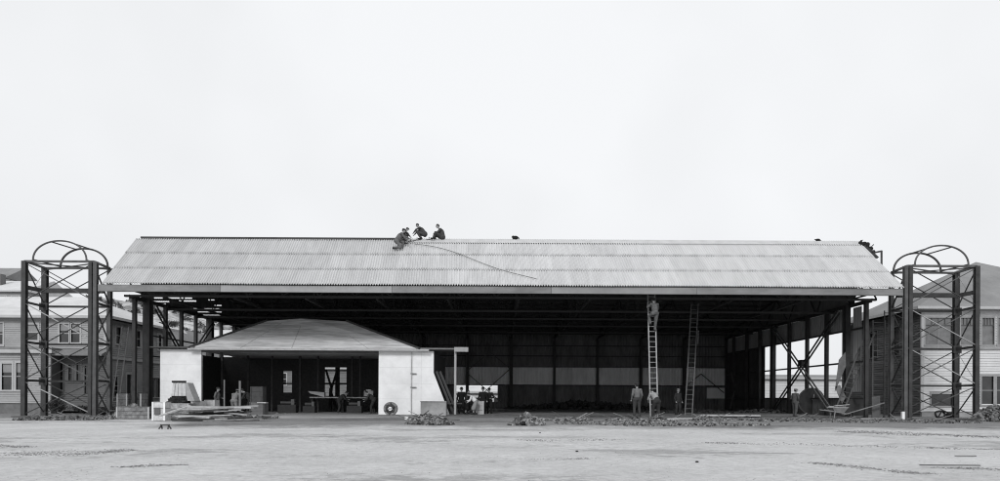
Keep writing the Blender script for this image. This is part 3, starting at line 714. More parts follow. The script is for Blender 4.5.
# ------------------------------------------------------------------ far buildings
def cottage(px0, px1, py_e, py_r, Y, depth, wall, roofm, label, gable_front=False, windows=2, base=None, name='cottage', cat='house', zb=None):
    a = P(px0, py_e, Y); b = P(px1, py_e, Y); ze = (a.z + b.z) / 2; zr = P((px0 + px1) / 2, py_r, Y + depth / 2).z
    t = thing(name, label, cat, ((a.x + b.x) / 2, Y, zb if zb is not None else gz(a.x)))
    z0 = (zb if zb is not None else gz(a.x)) - .3; x0, x1 = a.x, b.x
    f = lambda u, z, o: V(u, Y - o, z)
    ops = []
    for k in range(windows):
        c = x0 + (x1 - x0) * (k + .5) / windows; w = min(.7, (x1 - x0) / windows * .28); ops.append((c - w, c + w, ze - 2.0, ze - .7))
    mb = MB(); clap(mb, f, x0, x1, z0, ze, ops, .3)
    mb.box((x0, Y + .2, z0), (x0 + .1, Y + depth, ze)); mb.box((x1 - .1, Y + .2, z0), (x1, Y + depth, ze)); mb.box((x0, Y + depth, z0), (x1, Y + depth + .1, ze))
    if gable_front: mb.prism([V(x0, Y - .01, ze), V(x1, Y - .01, ze), V((x0 + x1) / 2, Y - .01, zr - .1)], (0, .1, 0))
    mb.build('wall', wall, t)
    for w in ops: window(f, *w, t, 1, 2, fw=.12)
    mb = MB(); o = .4
    if gable_front:
        for sx in (x0 - o, x1 + o):
            xm = (x0 + x1) / 2; mb.prism([V(sx, Y - o, ze - .15), V(xm, Y - o, zr), V(xm, Y - o, zr + .15), V(sx, Y - o, ze + .02)], (0, depth + 2 * o, 0))
        rf = mb.build('roof', roofm, t); mb = MB(); xm = (x0 + x1) / 2
        for sx in (x0 - o, x1 + o): mb.bar((sx, Y - o - .04, ze - .05), (xm, Y - o - .04, zr + .1), .06, .28)
        mb.build('bargeboard', TRIM, rf)
    else:
        m = Y + depth / 2; mb.prism([V(x0 - o, Y - o, ze), V(x0 - o, m, zr), V(x0 - o, Y + depth + o, ze)], (x1 - x0 + 2 * o, 0, 0)); rf = mb.build('roof', roofm, t)
        mb = MB(); mb.box((x0 - o, Y - o - .06, ze - .16), (x1 + o, Y - o, ze + .04)); mb.build('gutter', TRIM, rf)
    return t, rf
t, rf = cottage(-30, 22, 291, 281, 92, 12, CLAP, HROOF, 'tall pale building far behind the left tower, cut by the photo edge', windows=4, name='far_building', cat='building')
mb = MB(); mb.box((P(2, 270, 96).x, 95, 14), (P(6, 270, 96).x, 96, 17.6)); mb.build('chimney', CLAPD, rf)
cottage(-20, 4, 278, 268, 125, 10, CLAPR, HROOFR, 'pale house on the far hill, highest at the left edge', windows=2, zb=14, name='far_house')
cottage(148, 163, 343, 332, 85, 9, CLAPR, HROOFR, 'small white-gabled cottage seen behind the left hangar wall, nearest the braced corner', True, 1)
cottage(172, 196, 346, 334, 100, 9, CLAP, HROOFR, 'wider white-gabled cottage seen through the left hangar wall above the annex roof', True, 2)
cottage(205, 232, 343, 330, 120, 9, CLAPR, HROOF, 'pale far cottage seen through the last open bay of the left hangar wall', False, 2)
cottage(140, 168, 372, 362, 70, 8, CLAPD, HROOFR, 'low dark shed behind the hangar by the annex left wall', False, 2, name='shed', cat='shed')
cottage(756, 860, 378, 375, 80, 10, CLAPR, HROOFR, 'long low white building seen through the right hangar windows', False, 0, name='long_building', cat='building')
cottage(262, 372, 368, 358, 82, 7, mat('shed_boards', .2, .2, 1, .8), HROOFR, 'grey shed behind the hangar seen through the annex windows', False, 3, name='shed', cat='shed')
cottage(440, 512, 392, 386, 84, 7, CLAPR, HROOF, 'white shed behind the hangar seen through the opening at the visitors', False, 3, name='shed', cat='shed')

# ------------------------------------------------------------------ trees and bushes
def foliage_mesh(mb, c, r, n, size, seed):
    rnd = random.Random(seed); cl = []
    for _ in range(9):
        d = V(rnd.gauss(0, 1), rnd.gauss(0, 1), rnd.gauss(0, .8)).normalized() * rnd.uniform(.25, .8); cl.append((V(d.x * r[0], d.y * r[1], d.z * r[2]), rnd.uniform(.35, .6)))
    for _ in range(n):
        o, s = rnd.choice(cl); d = V(rnd.gauss(0, 1), rnd.gauss(0, 1), rnd.gauss(0, 1)).normalized() * rnd.random() ** .4 * s
        p = Vector(c) + o + V(d.x * r[0], d.y * r[1], d.z * r[2]); a = V(rnd.uniform(-1, 1), rnd.uniform(-1, 1), rnd.uniform(-1, 1)).normalized() * size * rnd.uniform(.6, 1.4)
        b = a.cross(V(rnd.uniform(-1, 1), rnd.uniform(-1, 1), rnd.uniform(-1, 1))).normalized() * size * rnd.uniform(.4, .9)
        mb.add([p - a, p + b, p + a, p - b], [(0, 1, 2, 3)])
def tree(px, py_top, py_base, Y, wpx, label, seed, group=None):
    b = P(px, py_base, Y); tp_ = P(px, py_top, Y); h = tp_.z - b.z; w = wpx * Y / FPX / 2
    t = thing('tree', label, 'tree', b - V(0, 0, 1), group)
    mb = MB(); mb.tube([b - V(0, 0, 1.5), b + V(.1, 0, h * .3), b + V(-.1, 0, h * .7)], [h * .05, h * .035, h * .012], 7)
    for k in range(4): an = k * 1.7; mb.tube([b + V(0, 0, h * .35), b + V(math.cos(an) * w * .5, math.sin(an) * w * .5, h * .65)], [h * .02, h * .008], 5)
    mb.build('trunk', BARK, t)
    mb = MB(); foliage_mesh(mb, b + V(0, 0, h * .58), (w, w, h * .45), 900, h * .05, seed); mb.build('crown', LEAF, t)
for i, (px, a, b_, w, l) in enumerate([(66, 296, 302.5, 8, 'leftmost dark tree on the hill crest seen through the left tower'), (73.5, 297.5, 303, 7, 'small dark tree on the hill crest, second from left in the left tower'),
        (82, 298, 304, 11, 'broad dark tree on the hill crest, inside the left tower'), (90, 297, 304, 6, 'narrow dark tree on the hill crest just left of the tower right post'),
        (101, 296, 305, 8, 'dark tree on the hill crest between left tower and roof end'), (133, 302, 309, 10, 'dark tree on the hill crest under the hangar left eave')]):
    tree(px, a, b_, 322, w, l, i, 'trees along the crest of the hill')
for i, (px, py, w, h) in enumerate([(155, 392, 9, 18), (172, 330, 16, 10), (150, 318, 14, 9)]):
    tree(px, py - h, py, [66, 210, 240][i], w, ['bushy dark tree behind the hangar beside the annex left wall', 'dark tree on the hill slope right of the braced corner', 'dark tree on the upper hill slope above the white gables'][i], 40 + i)
def bush(px, py, Y, w, h, label, seed, leaf=.06):
    b = P(px, py, Y); b.z = gz(b.x) ; t = thing('bush', label, 'bush', b); mb = MB()
    for k in range(6): an = k * 1.05; mb.tube([b, b + V(math.cos(an) * w * .3, math.sin(an) * w * .3, h * .7)], [.02, .008], 5)
    mb.build('stem', BARK, t); mb = MB(); foliage_mesh(mb, b + V(0, 0, h * .5), (w / 2, w / 2, h * .55), 1300, leaf, seed); mb.build('foliage', LEAF, t)
bush(107, 413, 43.5, 1.1, .75, 'low dark bush at the foot of the left tower rear post', 3)
bush(57, 413, 47.5, 1.2, 1.0, 'straggly bush against the grey house inside the left tower', 5)
bush(84, 413, 48, 2.4, .7, 'low wide bush along the grey house wall', 8)

# ------------------------------------------------------------------ people
POSES = {
 'stand': dict(pel=(0, 0, .96), chest=(.0, 0, 1.3), neck=(0, 0, 1.49), head=(.02, 0, 1.63), sh=((0, .185, 1.41), (0, -.185, 1.41)), el=((-.03, .25, 1.13), (-.02, -.25, 1.13)), wr=((.08, .25, .9), (.1, -.24, .91)),
               hip=((0, .095, .9), (0, -.095, .9)), kn=((.03, .12, .5), (.02, -.12, .5)), an=((0, .13, .09), (-.02, -.14, .09))),
 'akimbo': dict(pel=(0, 0, .96), chest=(.02, 0, 1.3), neck=(.03, 0, 1.49), head=(.06, 0, 1.62), sh=((.02, .19, 1.41), (.02, -.19, 1.41)), el=((.0, .3, 1.14), (-.02, -.3, 1.16)), wr=((.24, .2, 1.08), (.06, -.2, .98)),
               hip=((0, .095, .9), (0, -.095, .9)), kn=((.08, .14, .5), (-.02, -.14, .5)), an=((.08, .17, .09), (-.12, -.16, .09))),
 'stoop': dict(pel=(-.12, 0, .93), chest=(.1, 0, 1.2), neck=(.24, 0, 1.34), head=(.35, 0, 1.42), sh=((.17, .185, 1.27), (.17, -.185, 1.27)), el=((.27, .24, 1.0), (.3, -.22, 1.02)), wr=((.42, .14, .88), (.48, -.12, .98)),
               hip=((-.12, .095, .88), (-.12, -.095, .88)), kn=((.03, .12, .5), (-.05, -.12, .49)), an=((.02, .15, .09), (-.16, -.14, .09))),
 'bend': dict(pel=(-.2, 0, .9), chest=(.12, 0, 1.07), neck=(.3, 0, 1.1), head=(.42, 0, 1.1), sh=((.24, .18, 1.05), (.24, -.18, 1.05)), el=((.3, .22, .8), (.32, -.2, .8)), wr=((.42, .12, .62), (.45, -.1, .64)),
               hip=((-.18, .095, .86), (-.18, -.095, .86)), kn=((.0, .12, .48), (-.05, -.12, .48)), an=((-.02, .15, .09), (-.16, -.14, .09))),
 'squat': dict(pel=(-.22, 0, .36), chest=(.0, 0, .66), neck=(.14, 0, .83), head=(.24, 0, .94), sh=((.08, .18, .76), (.08, -.18, .76)), el=((.3, .24, .62), (.28, -.22, .6)), wr=((.46, .14, .42), (.44, -.1, .36)),
               hip=((-.2, .1, .33), (-.2, -.1, .33)), kn=((.26, .17, .5), (.22, -.15, .47)), an=((.02, .15, .09), (-.02, -.14, .09))),
 'sit': dict(pel=(-.1, 0, .16), chest=(-.02, 0, .5), neck=(.1, 0, .68), head=(.18, 0, .8), sh=((.04, .18, .6), (.04, -.18, .6)), el=((.22, .25, .4), (.24, -.22, .42)), wr=((.36, .1, .3), (.38, -.06, .26)),
               hip=((-.06, .1, .14), (-.06, -.1, .14)), kn=((.32, .2, .38), (.34, -.12, .36)), an=((.42, .14, .09), (.3, -.12, .09))),
 'kneel': dict(pel=(-.18, 0, .52), chest=(.02, 0, .84), neck=(.14, 0, 1.02), head=(.22, 0, 1.14), sh=((.08, .18, .94), (.08, -.18, .94)), el=((.32, .26, .86), (.26, -.2, .7)), wr=((.56, .2, .72), (.42, -.08, .5)),
               hip=((-.16, .1, .48), (-.16, -.1, .48)), kn=((.2, .17, .52), (.06, -.16, .1)), an=((.14, .17, .09), (-.34, -.14, .06))),
 'climb': dict(pel=(-.16, 0, 1.02), chest=(-.1, 0, 1.36), neck=(-.04, 0, 1.54), head=(.0, 0, 1.68), sh=((-.08, .19, 1.46), (-.08, -.19, 1.46)), el=((.04, .3, 1.3), (.06, -.28, 1.22)), wr=((.2, .2, 1.5), (.2, -.2, 1.36)),
               hip=((-.14, .1, .96), (-.14, -.1, .96)), kn=((.14, .17, .82), (-.02, -.12, .52)), an=((.06, .12, .42), (.04, -.12, .09))),
}
def remeshed(mb, name, vox, m, parent, origin):
    me = bpy.data.meshes.new(name); me.from_pydata([tuple(p) for p in mb.v], [], mb.f)
    o = bpy.data.objects.new(name, me); col.objects.link(o); md = o.modifiers.new('r', 'REMESH'); md.mode = 'VOXEL'; md.voxel_size = vox; md.use_smooth_shade = True
    s = o.modifiers.new('s', 'SMOOTH'); s.iterations = 3; s.factor = .5
    dg = bpy.context.evaluated_depsgraph_get(); nm = bpy.data.meshes.new_from_object(o.evaluated_get(dg), depsgraph=dg); nm.name = name
    o.modifiers.clear(); o.data = nm; bpy.data.meshes.remove(me); nm.materials.clear(); nm.materials.append(m)
    nm.polygons.foreach_set('use_smooth', [True] * len(nm.polygons))
    o.parent = parent; return o
def limb(mb, a, b, ra, rb, n=8):
    a, b = Vector(a), Vector(b); pts = []; rs = []
    for k in range(5): pts.append(a.lerp(b, k / 4)); rs.append(ra + (rb - ra) * k / 4)
    mb.tube(pts, rs, n); mb.ball(a, ra, 8, 6); mb.ball(b, rb, 8, 6)
PMESH = {}
def person(label, loc, rot, pose, h=1.75, top=DKCLOTH, legs=DKCLOTH, hat='cap', group=None, hatm=DKCLOTH, long_coat=False, skirt=False):
    t = thing('person', label, 'person', loc, group); t.rotation_euler = (0, 0, rot); k = h / 1.76; t.scale = (k * 1.08, k * 1.06, k)
    J = {a: b for a, b in POSES[pose].items()}
    def v(x): return Vector(x)
    head = v(J['head']); neck = v(J['neck']); updir = (head - neck).normalized(); pitch = math.atan2(updir.x, updir.z)
    HM = Matrix.Rotation(min(pitch, 1.0) * .75, 3, 'Y')
    key = (pose, skirt, long_coat)
    if key in PMESH:
        for nm, me, mm in PMESH[key]:
            o = bpy.data.objects.new(nm, me); col.objects.link(o); o.parent = t
            if mm is not None:
                o.material_slots[0].link = 'OBJECT'; o.material_slots[0].material = {'shirt': top, 'coat': top, 'trousers': legs, 'skirt': legs}[nm]
    else:
        lst = []
        b = MB(); pel, chest = v(J['pel']), v(J['chest'])
        limb(b, pel, chest, .125, .135, 12); limb(b, chest, neck - updir * .05, .13, .06, 10); limb(b, neck - updir * .04, head, .052, .05)
        b.ball(head + HM @ V(-.005, 0, .02), (.098, .076, .118), 14, 10, HM.to_4x4().to_3x3()); b.ball(head + HM @ V(.03, 0, -.05), (.06, .05, .055), 10, 8, HM)
        b.ball(head + HM @ V(.1, 0, -.01), (.02, .013, .028), 8, 6, HM)
        for s in (1, -1): b.ball(head + HM @ V(-.01, s * .078, .0), (.02, .012, .032), 8, 6, HM)
        for i in (0, 1):
            sh, el, wr_ = v(J['sh'][i]), v(J['el'][i]), v(J['wr'][i]); hip, kn, an = v(J['hip'][i]), v(J['kn'][i]), v(J['an'][i])
            limb(b, chest + V(0, 0, .05), sh, .08, .058); limb(b, sh, el, .05, .04); limb(b, el, wr_, .04, .026)
            d = (wr_ - el).normalized(); sd_ = V(0, 1, 0) if abs(d.y) < .8 else V(1, 0, 0); sd_ = (sd_ - d * sd_.dot(d)).normalized(); nn = d.cross(sd_)
            pm = wr_ + d * .05; limb(b, wr_, pm, .026, .03)
            for f in range(4):
                base = pm + sd_ * (f - 1.5) * .022; L = [.065, .075, .07, .055][f]
                limb(b, base, base + d * L * .5, .0115, .011, 6); limb(b, base + d * L * .5, base + d * L * .9 + nn * .022, .011, .009, 6)
            s_ = -1 if i == 0 else 1; limb(b, wr_ + d * .02, wr_ + d * .055 + V(.035, s_ * .02, 0), .013, .011, 6); limb(b, wr_ + d * .055 + V(.035, s_ * .02, 0), wr_ + d * .09 + V(.03, s_ * .015, 0), .011, .009, 6)
            limb(b, pel, hip, .115, .1); limb(b, hip, kn, .088, .058); limb(b, kn, an, .056, .036)
            limb(b, an - V(.03, 0, .045), an + V(.15, 0, -.055), .036, .03)
        o = remeshed(b, 'body', .0095, SKIN, t, None); lst.append(('body', o.data, None))
        # shirt or coat
        c = MB(); limb(c, pel.lerp(chest, .22), chest, .158 if not long_coat else .17, .16, 12); limb(c, chest, neck - updir * .07, .15, .085, 12)
        for i in (0, 1):
            sh, el, wr_ = v(J['sh'][i]), v(J['el'][i]), v(J['wr'][i]); limb(c, chest + V(0, 0, .055), sh, .1, .074); limb(c, sh, el, .07, .056); limb(c, el, el.lerp(wr_, .9), .058, .043)
        if long_coat:
            for i in (0, 1): limb(c, v(J['hip'][i]), v(J['hip'][i]).lerp(v(J['kn'][i]), .95), .125, .12, 10)
        nm = 'coat' if long_coat else 'shirt'; o = remeshed(c, nm, .014, top, t, None); lst.append((nm, o.data, 1)); o.material_slots[0].link = 'OBJECT'; o.material_slots[0].material = top
        c = MB(); limb(c, pel, pel + V(0, 0, .06), .158, .15, 12)
        for i in (0, 1):
            hip, kn, an = v(J['hip'][i]), v(J['kn'][i]), v(J['an'][i]); limb(c, pel, hip, .15, .132, 10)
            if skirt: limb(c, hip, kn - V(0, 0, .05), .125, .16, 10)
            else: limb(c, hip, kn, .118, .084, 10); limb(c, kn, kn.lerp(an, .93), .078, .064, 10)
        nm = 'skirt' if skirt else 'trousers'; o = remeshed(c, nm, .014, legs, t, None); lst.append((nm, o.data, 1)); o.material_slots[0].link = 'OBJECT'; o.material_slots[0].material = legs
        PMESH[key] = lst
    def loc_build(mb, nm, m):
        me = bpy.data.meshes.new(nm); me.from_pydata([tuple(p) for p in mb.v], [], mb.f); me.polygons.foreach_set('use_smooth', [True] * len(mb.f)); me.materials.append(m)
        o = bpy.data.objects.new(nm, me); col.objects.link(o); o.parent = t
    for i in (0, 1):
        an = v(J['an'][i]); m = MB(); limb(m, an + V(0, 0, .03), an - V(.02, 0, .04), .05, .05); limb(m, an - V(.03, 0, .04), an + V(.15, 0, -.05), .048, .042); loc_build(m, 'boot', BLACK)
    m = MB()
    for s in (1, -1): m.ball(head + HM @ V(.088, s * .032, .02), (.012, .014, .009), 8, 6, HM)
    loc_build(m, 'eyes', HAIR); m = MB(); m.ball(head + HM @ V(.088, 0, -.055), (.008, .024, .005), 8, 6, HM); loc_build(m, 'mouth', DKCLOTH)
    m = MB(); m.ball(head + HM @ V(-.022, 0, .035), (.098, .084, .112), 14, 10, HM); loc_build(m, 'hair', HAIR)
    if hat == 'cap':
        m = MB(); m.ball(head + HM @ V(-.01, 0, .085), (.118, .1, .06), 14, 8, HM); m.ball(head + HM @ V(.09, 0, .07), (.06, .07, .012), 12, 6, HM); loc_build(m, 'cap', hatm)
    elif hat == 'hat':
        m = MB(); m.ball(head + HM @ V(-.005, 0, .07), (.17, .15, .016), 16, 6, HM); m.ball(head + HM @ V(-.005, 0, .11), (.105, .09, .075), 14, 8, HM); loc_build(m, 'hat', hatm)
    return t
def on(px, Y, z=None): x = PX(px, Y); return V(x, Y, z if z is not None else gz(x) - .0)
LFT, RGT, AWAY, TOCAM = math.pi, 0, math.pi / 2, -math.pi / 2
def slope_pt(px, Y): return V(PX(px, Y), Y, EZ + .05 + (Y - EY) * (RZ - EZ) / (RY - EY))
person('worker in grey overalls kneeling on the roof slope reaching right, leftmost roof worker', slope_pt(399, 43.1), .15, 'kneel', 1.78, MIDCLOTH, MIDCLOTH, 'cap', 'workers on the roof')
person('worker in dark clothes squatting on the ridge facing left, middle roof worker', slope_pt(420.5, 44.1), LFT, 'squat', 1.68, mat('roof_cloth', .05, .5, 8, .9), mat('roof_cloth', .05), None, 'workers on the roof')
person('worker sitting on the ridge with knees drawn up, rightmost roof worker', slope_pt(440, 44.1), LFT + .2, 'sit', 1.85, mat('roof_cloth', .05, .5, 8, .9), mat('roof_cloth', .05), None, 'workers on the roof')
person('bareheaded worker bent beside the kneeling roof worker, seen over his shoulder', slope_pt(403, 43.9), .1, 'squat', 1.45, DKCLOTH, DKCLOTH, 'cap', 'workers on the roof')
# ladder and climber
def ladder(bot, top, wdir, w, nr, m, label, r=.028, group=None):
    bot, top, wdir = Vector(bot), Vector(top), Vector(wdir).normalized(); t = thing('ladder', label, 'ladder', bot, group)
    for s in (-1, 1): mb = MB(); mb.bar(bot + wdir * s * w / 2, top + wdir * s * w / 2, r * 2.2, r * 1.6, up=wdir.cross(top - bot)); mb.build('rail', m, t)
    for k in range(nr):
        c = bot.lerp(top, (k + .6) / nr); mb = MB(); mb.tube([c - wdir * (w / 2), c + wdir * (w / 2)], r * .62, 6); mb.build('rung', m, t)
    return t
PALEW = mat('pale_ladder_wood', .33, .2, 5, .6); GREYW = mat('grey_ladder_wood', .13, .3, 5, .7)
ladder((PX(654.3, 39.3), 39.3, -.02), (PX(650.8, 41.35), 41.35, 7.25), (1, 0, 0), .42, 24, PALEW, 'pale wooden ladder rising to the eave with a worker near its top', .03)
ladder((PX(688.5, 44.6), 44.6, 0), (PX(690.5, 45.9), 45.9, 4.9), (1, 0, 0), .5, 17, GREYW, 'grey ladder foot section right of the pale ladder', .03) if False else None
t = ladder((PX(688.5, 44.8), 44.8, 0), (PX(694.3, 46.6), 46.6, 7.45), (1, 0, 0), .46, 25, GREYW, 'grey extension ladder leaning to the truss, right of the pale ladder', .03)
MB().bar(V(PX(697.2, 45.9), 45.78, 4.7), V(PX(697.6, 46.1), 46.0, 5.6), .06).build('extension_catch', GREYW, t)
ladder((PX(114, 44.8), 44.8, gz(-25)), (PX(125, 45.6), 45.6, 5.6), (1, .4, 0), .38, 17, GREYW, 'narrow grey ladder leaning between posts beside the grey house', .03)
ladder((PX(878.5, 43.5), 43.5, 0), (PX(878.5, 43.9), 43.9, 6.1), (1, 0, 0), .75, 17, STEELM, 'wide dark ladder standing in the corner bay by the right tower', .035)
ladder((PX(886, 42.9), 42.9, 0), (PX(886.5, 43.1), 43.1, 6.6), (1, 0, 0), .3, 20, STEEL, 'narrow black ladder beside the right tower rear post', .025)
person('worker in grey clothes climbing near the top of the pale ladder', V(PX(652, 40.9), 40.66, 5.0), AWAY + .3, 'climb', 1.9, MIDCLOTH, MIDCLOTH, 'cap')
person('worker in light shirt and cap standing with his back turned, left of the pale ladder', on(637, 38.2, .09), AWAY + .2, 'stand', 1.86, mat('drab_shirt', .14, .2, 8, .9), mat('drab_trousers', .05, .2, 8, .9), 'cap')
person('stooping worker in white shirt holding the foot of the pale ladder', on(655.5, 37.6, .02), AWAY + .3, 'stoop', 1.84, LTCLOTH, DKCLOTH, None)
person('worker in dark clothes deep in the hangar between the two ladders', on(678, 47.5), TOCAM + .4, 'stand', 1.78, DKCLOTH, DKCLOTH, 'cap', hatm=LTCLOTH)
person('worker in grey overalls standing before the round plate at the right windows', on(795, 43.3), .35, 'akimbo', 1.77, mat('overall_cloth', .075, .25, 8, .9), mat('overall_cloth', .075), 'cap', hatm=LTCLOTH)
G = 'workers in the dark mouth of the annex'
person('worker in dark jacket holding a pole at the annex mouth, leftmost there', on(217, 43.6), RGT, 'akimbo', 1.78, MIDCLOTH, MIDCLOTH, 'cap', G)
person('worker in pale overalls between the poles at the annex mouth', on(235, 43.5), AWAY, 'stoop', 1.85, mat('pale_overalls', .25, .2, 8, .9), mat('pale_overalls', .25), 'cap', G, hatm=LTCLOTH)
person('worker in dark clothes leaning beside the stacked boxes at the annex mouth', on(249, 43.8), LFT, 'stoop', 1.9, DKCLOTH, DKCLOTH, 'cap', G)
person('worker in dark clothes sitting at the bench before the annex window', on(341, 47.8), RGT, 'stoop', 1.75, DKCLOTH, DKCLOTH, None, G)
person('worker stooping by the bench against the right white wall', on(372, 46.5), LFT, 'stoop', 1.75, DKCLOTH, DKCLOTH, None, G)
G = 'group of visitors standing by the canopy pole'
person('visitor in black coat and hat just right of the pale canopy pole', on(461.5, 46), TOCAM, 'stand', 1.76, BLACK, BLACK, 'hat', G, BLACK, long_coat=True)
person('visitor in dark skirt with bare shins, second from the canopy pole', on(467.3, 45.2), RGT, 'akimbo', 1.62, DKCLOTH, BLACK, None, G, skirt=True)
person('bending person in bright white jacket and pale skirt in the middle of the visitors', on(474, 44.8), LFT, 'stoop', 1.6, WHCLOTH, LTCLOTH, None, G, skirt=True)
person('visitor in dark coat and hat behind the pale crate', on(483, 46), TOCAM, 'stand', 1.78, BLACK, BLACK, 'hat', G, BLACK, long_coat=True)
person('visitor in dark coat and hat, rightmost of the group', on(489.5, 46.6), TOCAM - .4, 'akimbo', 1.74, BLACK, BLACK, 'hat', G, BLACK)

# ------------------------------------------------------------------ roof clutter
mb = MB(); pts = []
for i in range(30):
    s = i / 29; px = 414 + 122 * s; yy = 43.55 - 3.35 * (s ** 1.15) + .18 * math.sin(s * 7); pts.append(slope_pt(px, yy) + V(0, -.03, .05))
tag(mb.tube(pts, .017, 5).build('rope', MIDCLOTH), 'long rope trailing down the pale roof from the workers', 'rope')
mb = MB(); c = slope_pt(514.5, 44.15); mb.ball(c + V(0, 0, .13), (.2, .13, .13), 12, 8); mb.ball(c + V(-.14, 0, .18), (.09, .08, .09)); mb.tube([c + V(.1, 0, .2), c + V(.22, 0, .12), c + V(.24, 0, 0)], .03, 6)
tag(mb.build('bundle', BLACK, smooth=True), 'small dark bundle lying alone on the roof ridge', 'bundle')
for px, yy in ((404, 43.6), (410, 43.85), (416, 43.95), (428, 44.0)):
    c = slope_pt(px, yy); mb = MB(); mb.bar(c + V(-.2, 0, .05), c + V(.22, .05, .1), .07, .04); mb.bar(c + V(-.02, 0, .06), c + V(.03, -.1, .22), .03)
    tag(mb.build('roofing_tool', WOODD), {404: 'small dark tool just right of the kneeling roof worker, lowest on the slope', 410: 'small dark tool between the kneeling and the squatting roof workers', 416: 'small dark tool at the feet of the squatting roof worker', 428: 'small dark tool between the squatting and the sitting roof workers'}[px], 'tool', 'tools on the ridge')

# ------------------------------------------------------------------ heaps and materials in the yard
def heap(name, label, px, py, w, d, h, n, sz, m, seed, cat='rubble', sticks=0):
    rnd = random.Random(seed); c = P(px, py, 1); Y = (CAM_H - 0) * FPX / ((py - 398) - (px - 500) * ROLL * 1); x0 = PX(px, Y); zg = gz(x0)
    mb = MB()
    for _ in range(n):
        r = rnd.random() ** .6; an = rnd.uniform(0, 6.28); x = math.cos(an) * r * w / 2; y = math.sin(an) * r * d / 2; zt = h * (1 - r) ** .8
        z = rnd.uniform(max(0, zt - sz), zt) ; s = sz * rnd.uniform(.4, 1.2)
        M = Matrix.Translation((x0 + x, Y + y, zg + z)) @ Matrix.Rotation(rnd.uniform(0, 6.28), 4, V(rnd.uniform(-1, 1), rnd.uniform(-1, 1), rnd.uniform(-1, 1)).normalized())
        vs = [M @ V(a * s * rnd.uniform(.3, .6), b * s * rnd.uniform(.3, .6), e * s * rnd.uniform(.15, .4)) for a in (-1, 1) for b in (-1, 1) for e in (-1, 1)]
        mb.add(vs, [(0, 1, 3, 2), (4, 6, 7, 5), (0, 4, 5, 1), (2, 3, 7, 6), (0, 2, 6, 4), (1, 5, 7, 3)])
    for _ in range(sticks):
        x = rnd.uniform(-w / 2, w / 2) * .8; y = rnd.uniform(-d / 2, d / 2) * .6; L = rnd.uniform(.3, .9); dz = rnd.uniform(-.1, .35)
        p = V(x0 + x, Y + y, zg + .05 + h * .5 * rnd.random()); mb.bar(p, p + V(L * rnd.choice((-1, 1)), rnd.uniform(-.3, .3), dz), rnd.uniform(.03, .09), .025)
    o = mb.build(name, m); return tag(o, label, cat, kind='stuff')
heap('rubble_heap', 'low heap of broken rubble before the hangar mouth', 527, 425, 1.45, 1.3, .5, 420, .16, RUBB, 1)
heap('rubble_heap', 'rubble and splintered boards under the grey concrete block by the right white wall', 429, 424, 2.0, 1.4, .42, 420, .16, RUBB, 2, sticks=14)
heap('rubble_strip', 'low rubble and broken boards along the threshold just right of the rubble heap', 566, 420.0, 2.6, 4.4, .10, 300, .13, RUBB, 3, sticks=14)
heap('rubble_strip', 'low rubble around the feet of the two workers at the pale ladder', 640, 420.6, 3.6, 4, .12, 480, .13, RUBB, 33, sticks=16)
heap('rubble_strip', 'low rubble spread before the grey extension ladder', 708, 420.0, 3.0, 3.4, .07, 230, .1, RUBB, 34, sticks=14)
heap('rubble_strip', 'fine chips strewn on the earth before the hangar, right half', 660, 424.0, 9.5, 5, .03, 700, .09, RUBB, 35)
heap('rubble_strip', 'scattered chips and sticks on the earth right of the round plate', 800, 420.5, 8.0, 7, .05, 500, .09, DIRT, 4, sticks=10)
heap('rubble_strip', 'loose debris under and in front of the left tower', 70, 416.5, 5.0, 5, .16, 700, .13, DIRT, 5, sticks=20)
heap('rubble_strip', 'loose debris around the base of the right tower', 925, 421.5, 5.0, 5, .07, 420, .1, DIRT, 6, sticks=14)
heap('debris_heap', 'tangled debris heap at the right edge beside the white-walled house', 994, 421, 2.2, 2.4, .9, 500, .2, DIRT, 7, sticks=16)
heap('spoil_heap', 'dark spoil behind the plank pile at the left white wall', 184, 416.8, 3.0, 1.6, 1.7, 1400, .22, mat('dark_spoil', .025, .5, 5, .95), 8)
heap('debris_heap', 'dark scraps on the ground left of the plank pile', 130, 415.5, 2.6, 2.0, .35, 420, .14, DIRT, 9, sticks=8)
heap('debris_heap', 'scraps lying on the ground right of the plank pile', 256, 417.5, 2.4, 2.6, .16, 240, .14, RUBB, 10, sticks=6)
heap('debris_heap', 'machine scraps and offcuts on the floor at the right of the hangar', 765, 413.3, 6.0, 3.5, .3, 700, .2, DIRT, 11, sticks=14)
for i, (a, b, m, l) in enumerate([((667, 422.5), (692, 425.2), WOODL, 'pale plank lying on the rubble right of the pale ladder'), ((590, 420), (640, 419.2), WOODD, 'dark timber lying along the rubble before the hangar'),
        ((920, 463.2), (980, 463.6), WOODD, 'dark thin board lying on the open yard at right'), ((955, 452), (976, 451.6), WOODD, 'short dark lath lying on the open yard at far right'),
        ((843, 415), (884, 403), WOOD, 'grey board sticking up to the right out of the wheelbarrow'), ((414, 422), (421, 413.5), WOODL, 'pale plank leaning on the rubble by the concrete block'),
        ((700, 417), (760, 416.5), WOODL, 'long pale timber lying along the threshold'), ((860, 418), (900, 420.5), WOOD, 'grey timber on the ground by the right tower'), ((955, 421.8), (1000, 422.6), WOODD, 'dark sleeper beside the right tower base')]):
    Y = [33.5, 37, 11.7, 13.7, 41, 33, 42.5, 39, 37.5][i]; A = P(*a, Y); B = P(*b, Y)
    if i not in (4, 5): A.z = gz(A.x) + [.14, .16, .012, .012, 0, 0, .1, .05, .06][i]; B.z = A.z + (.02 if i == 0 else 0)
    tag(MB().bar(A, B, [.2, .15, .035, .03, .14, .2, .18, .15, .25][i], [.04, .1, .015, .015, .04, .04, .08, .08, .12][i]).build('plank', m), l, 'plank')
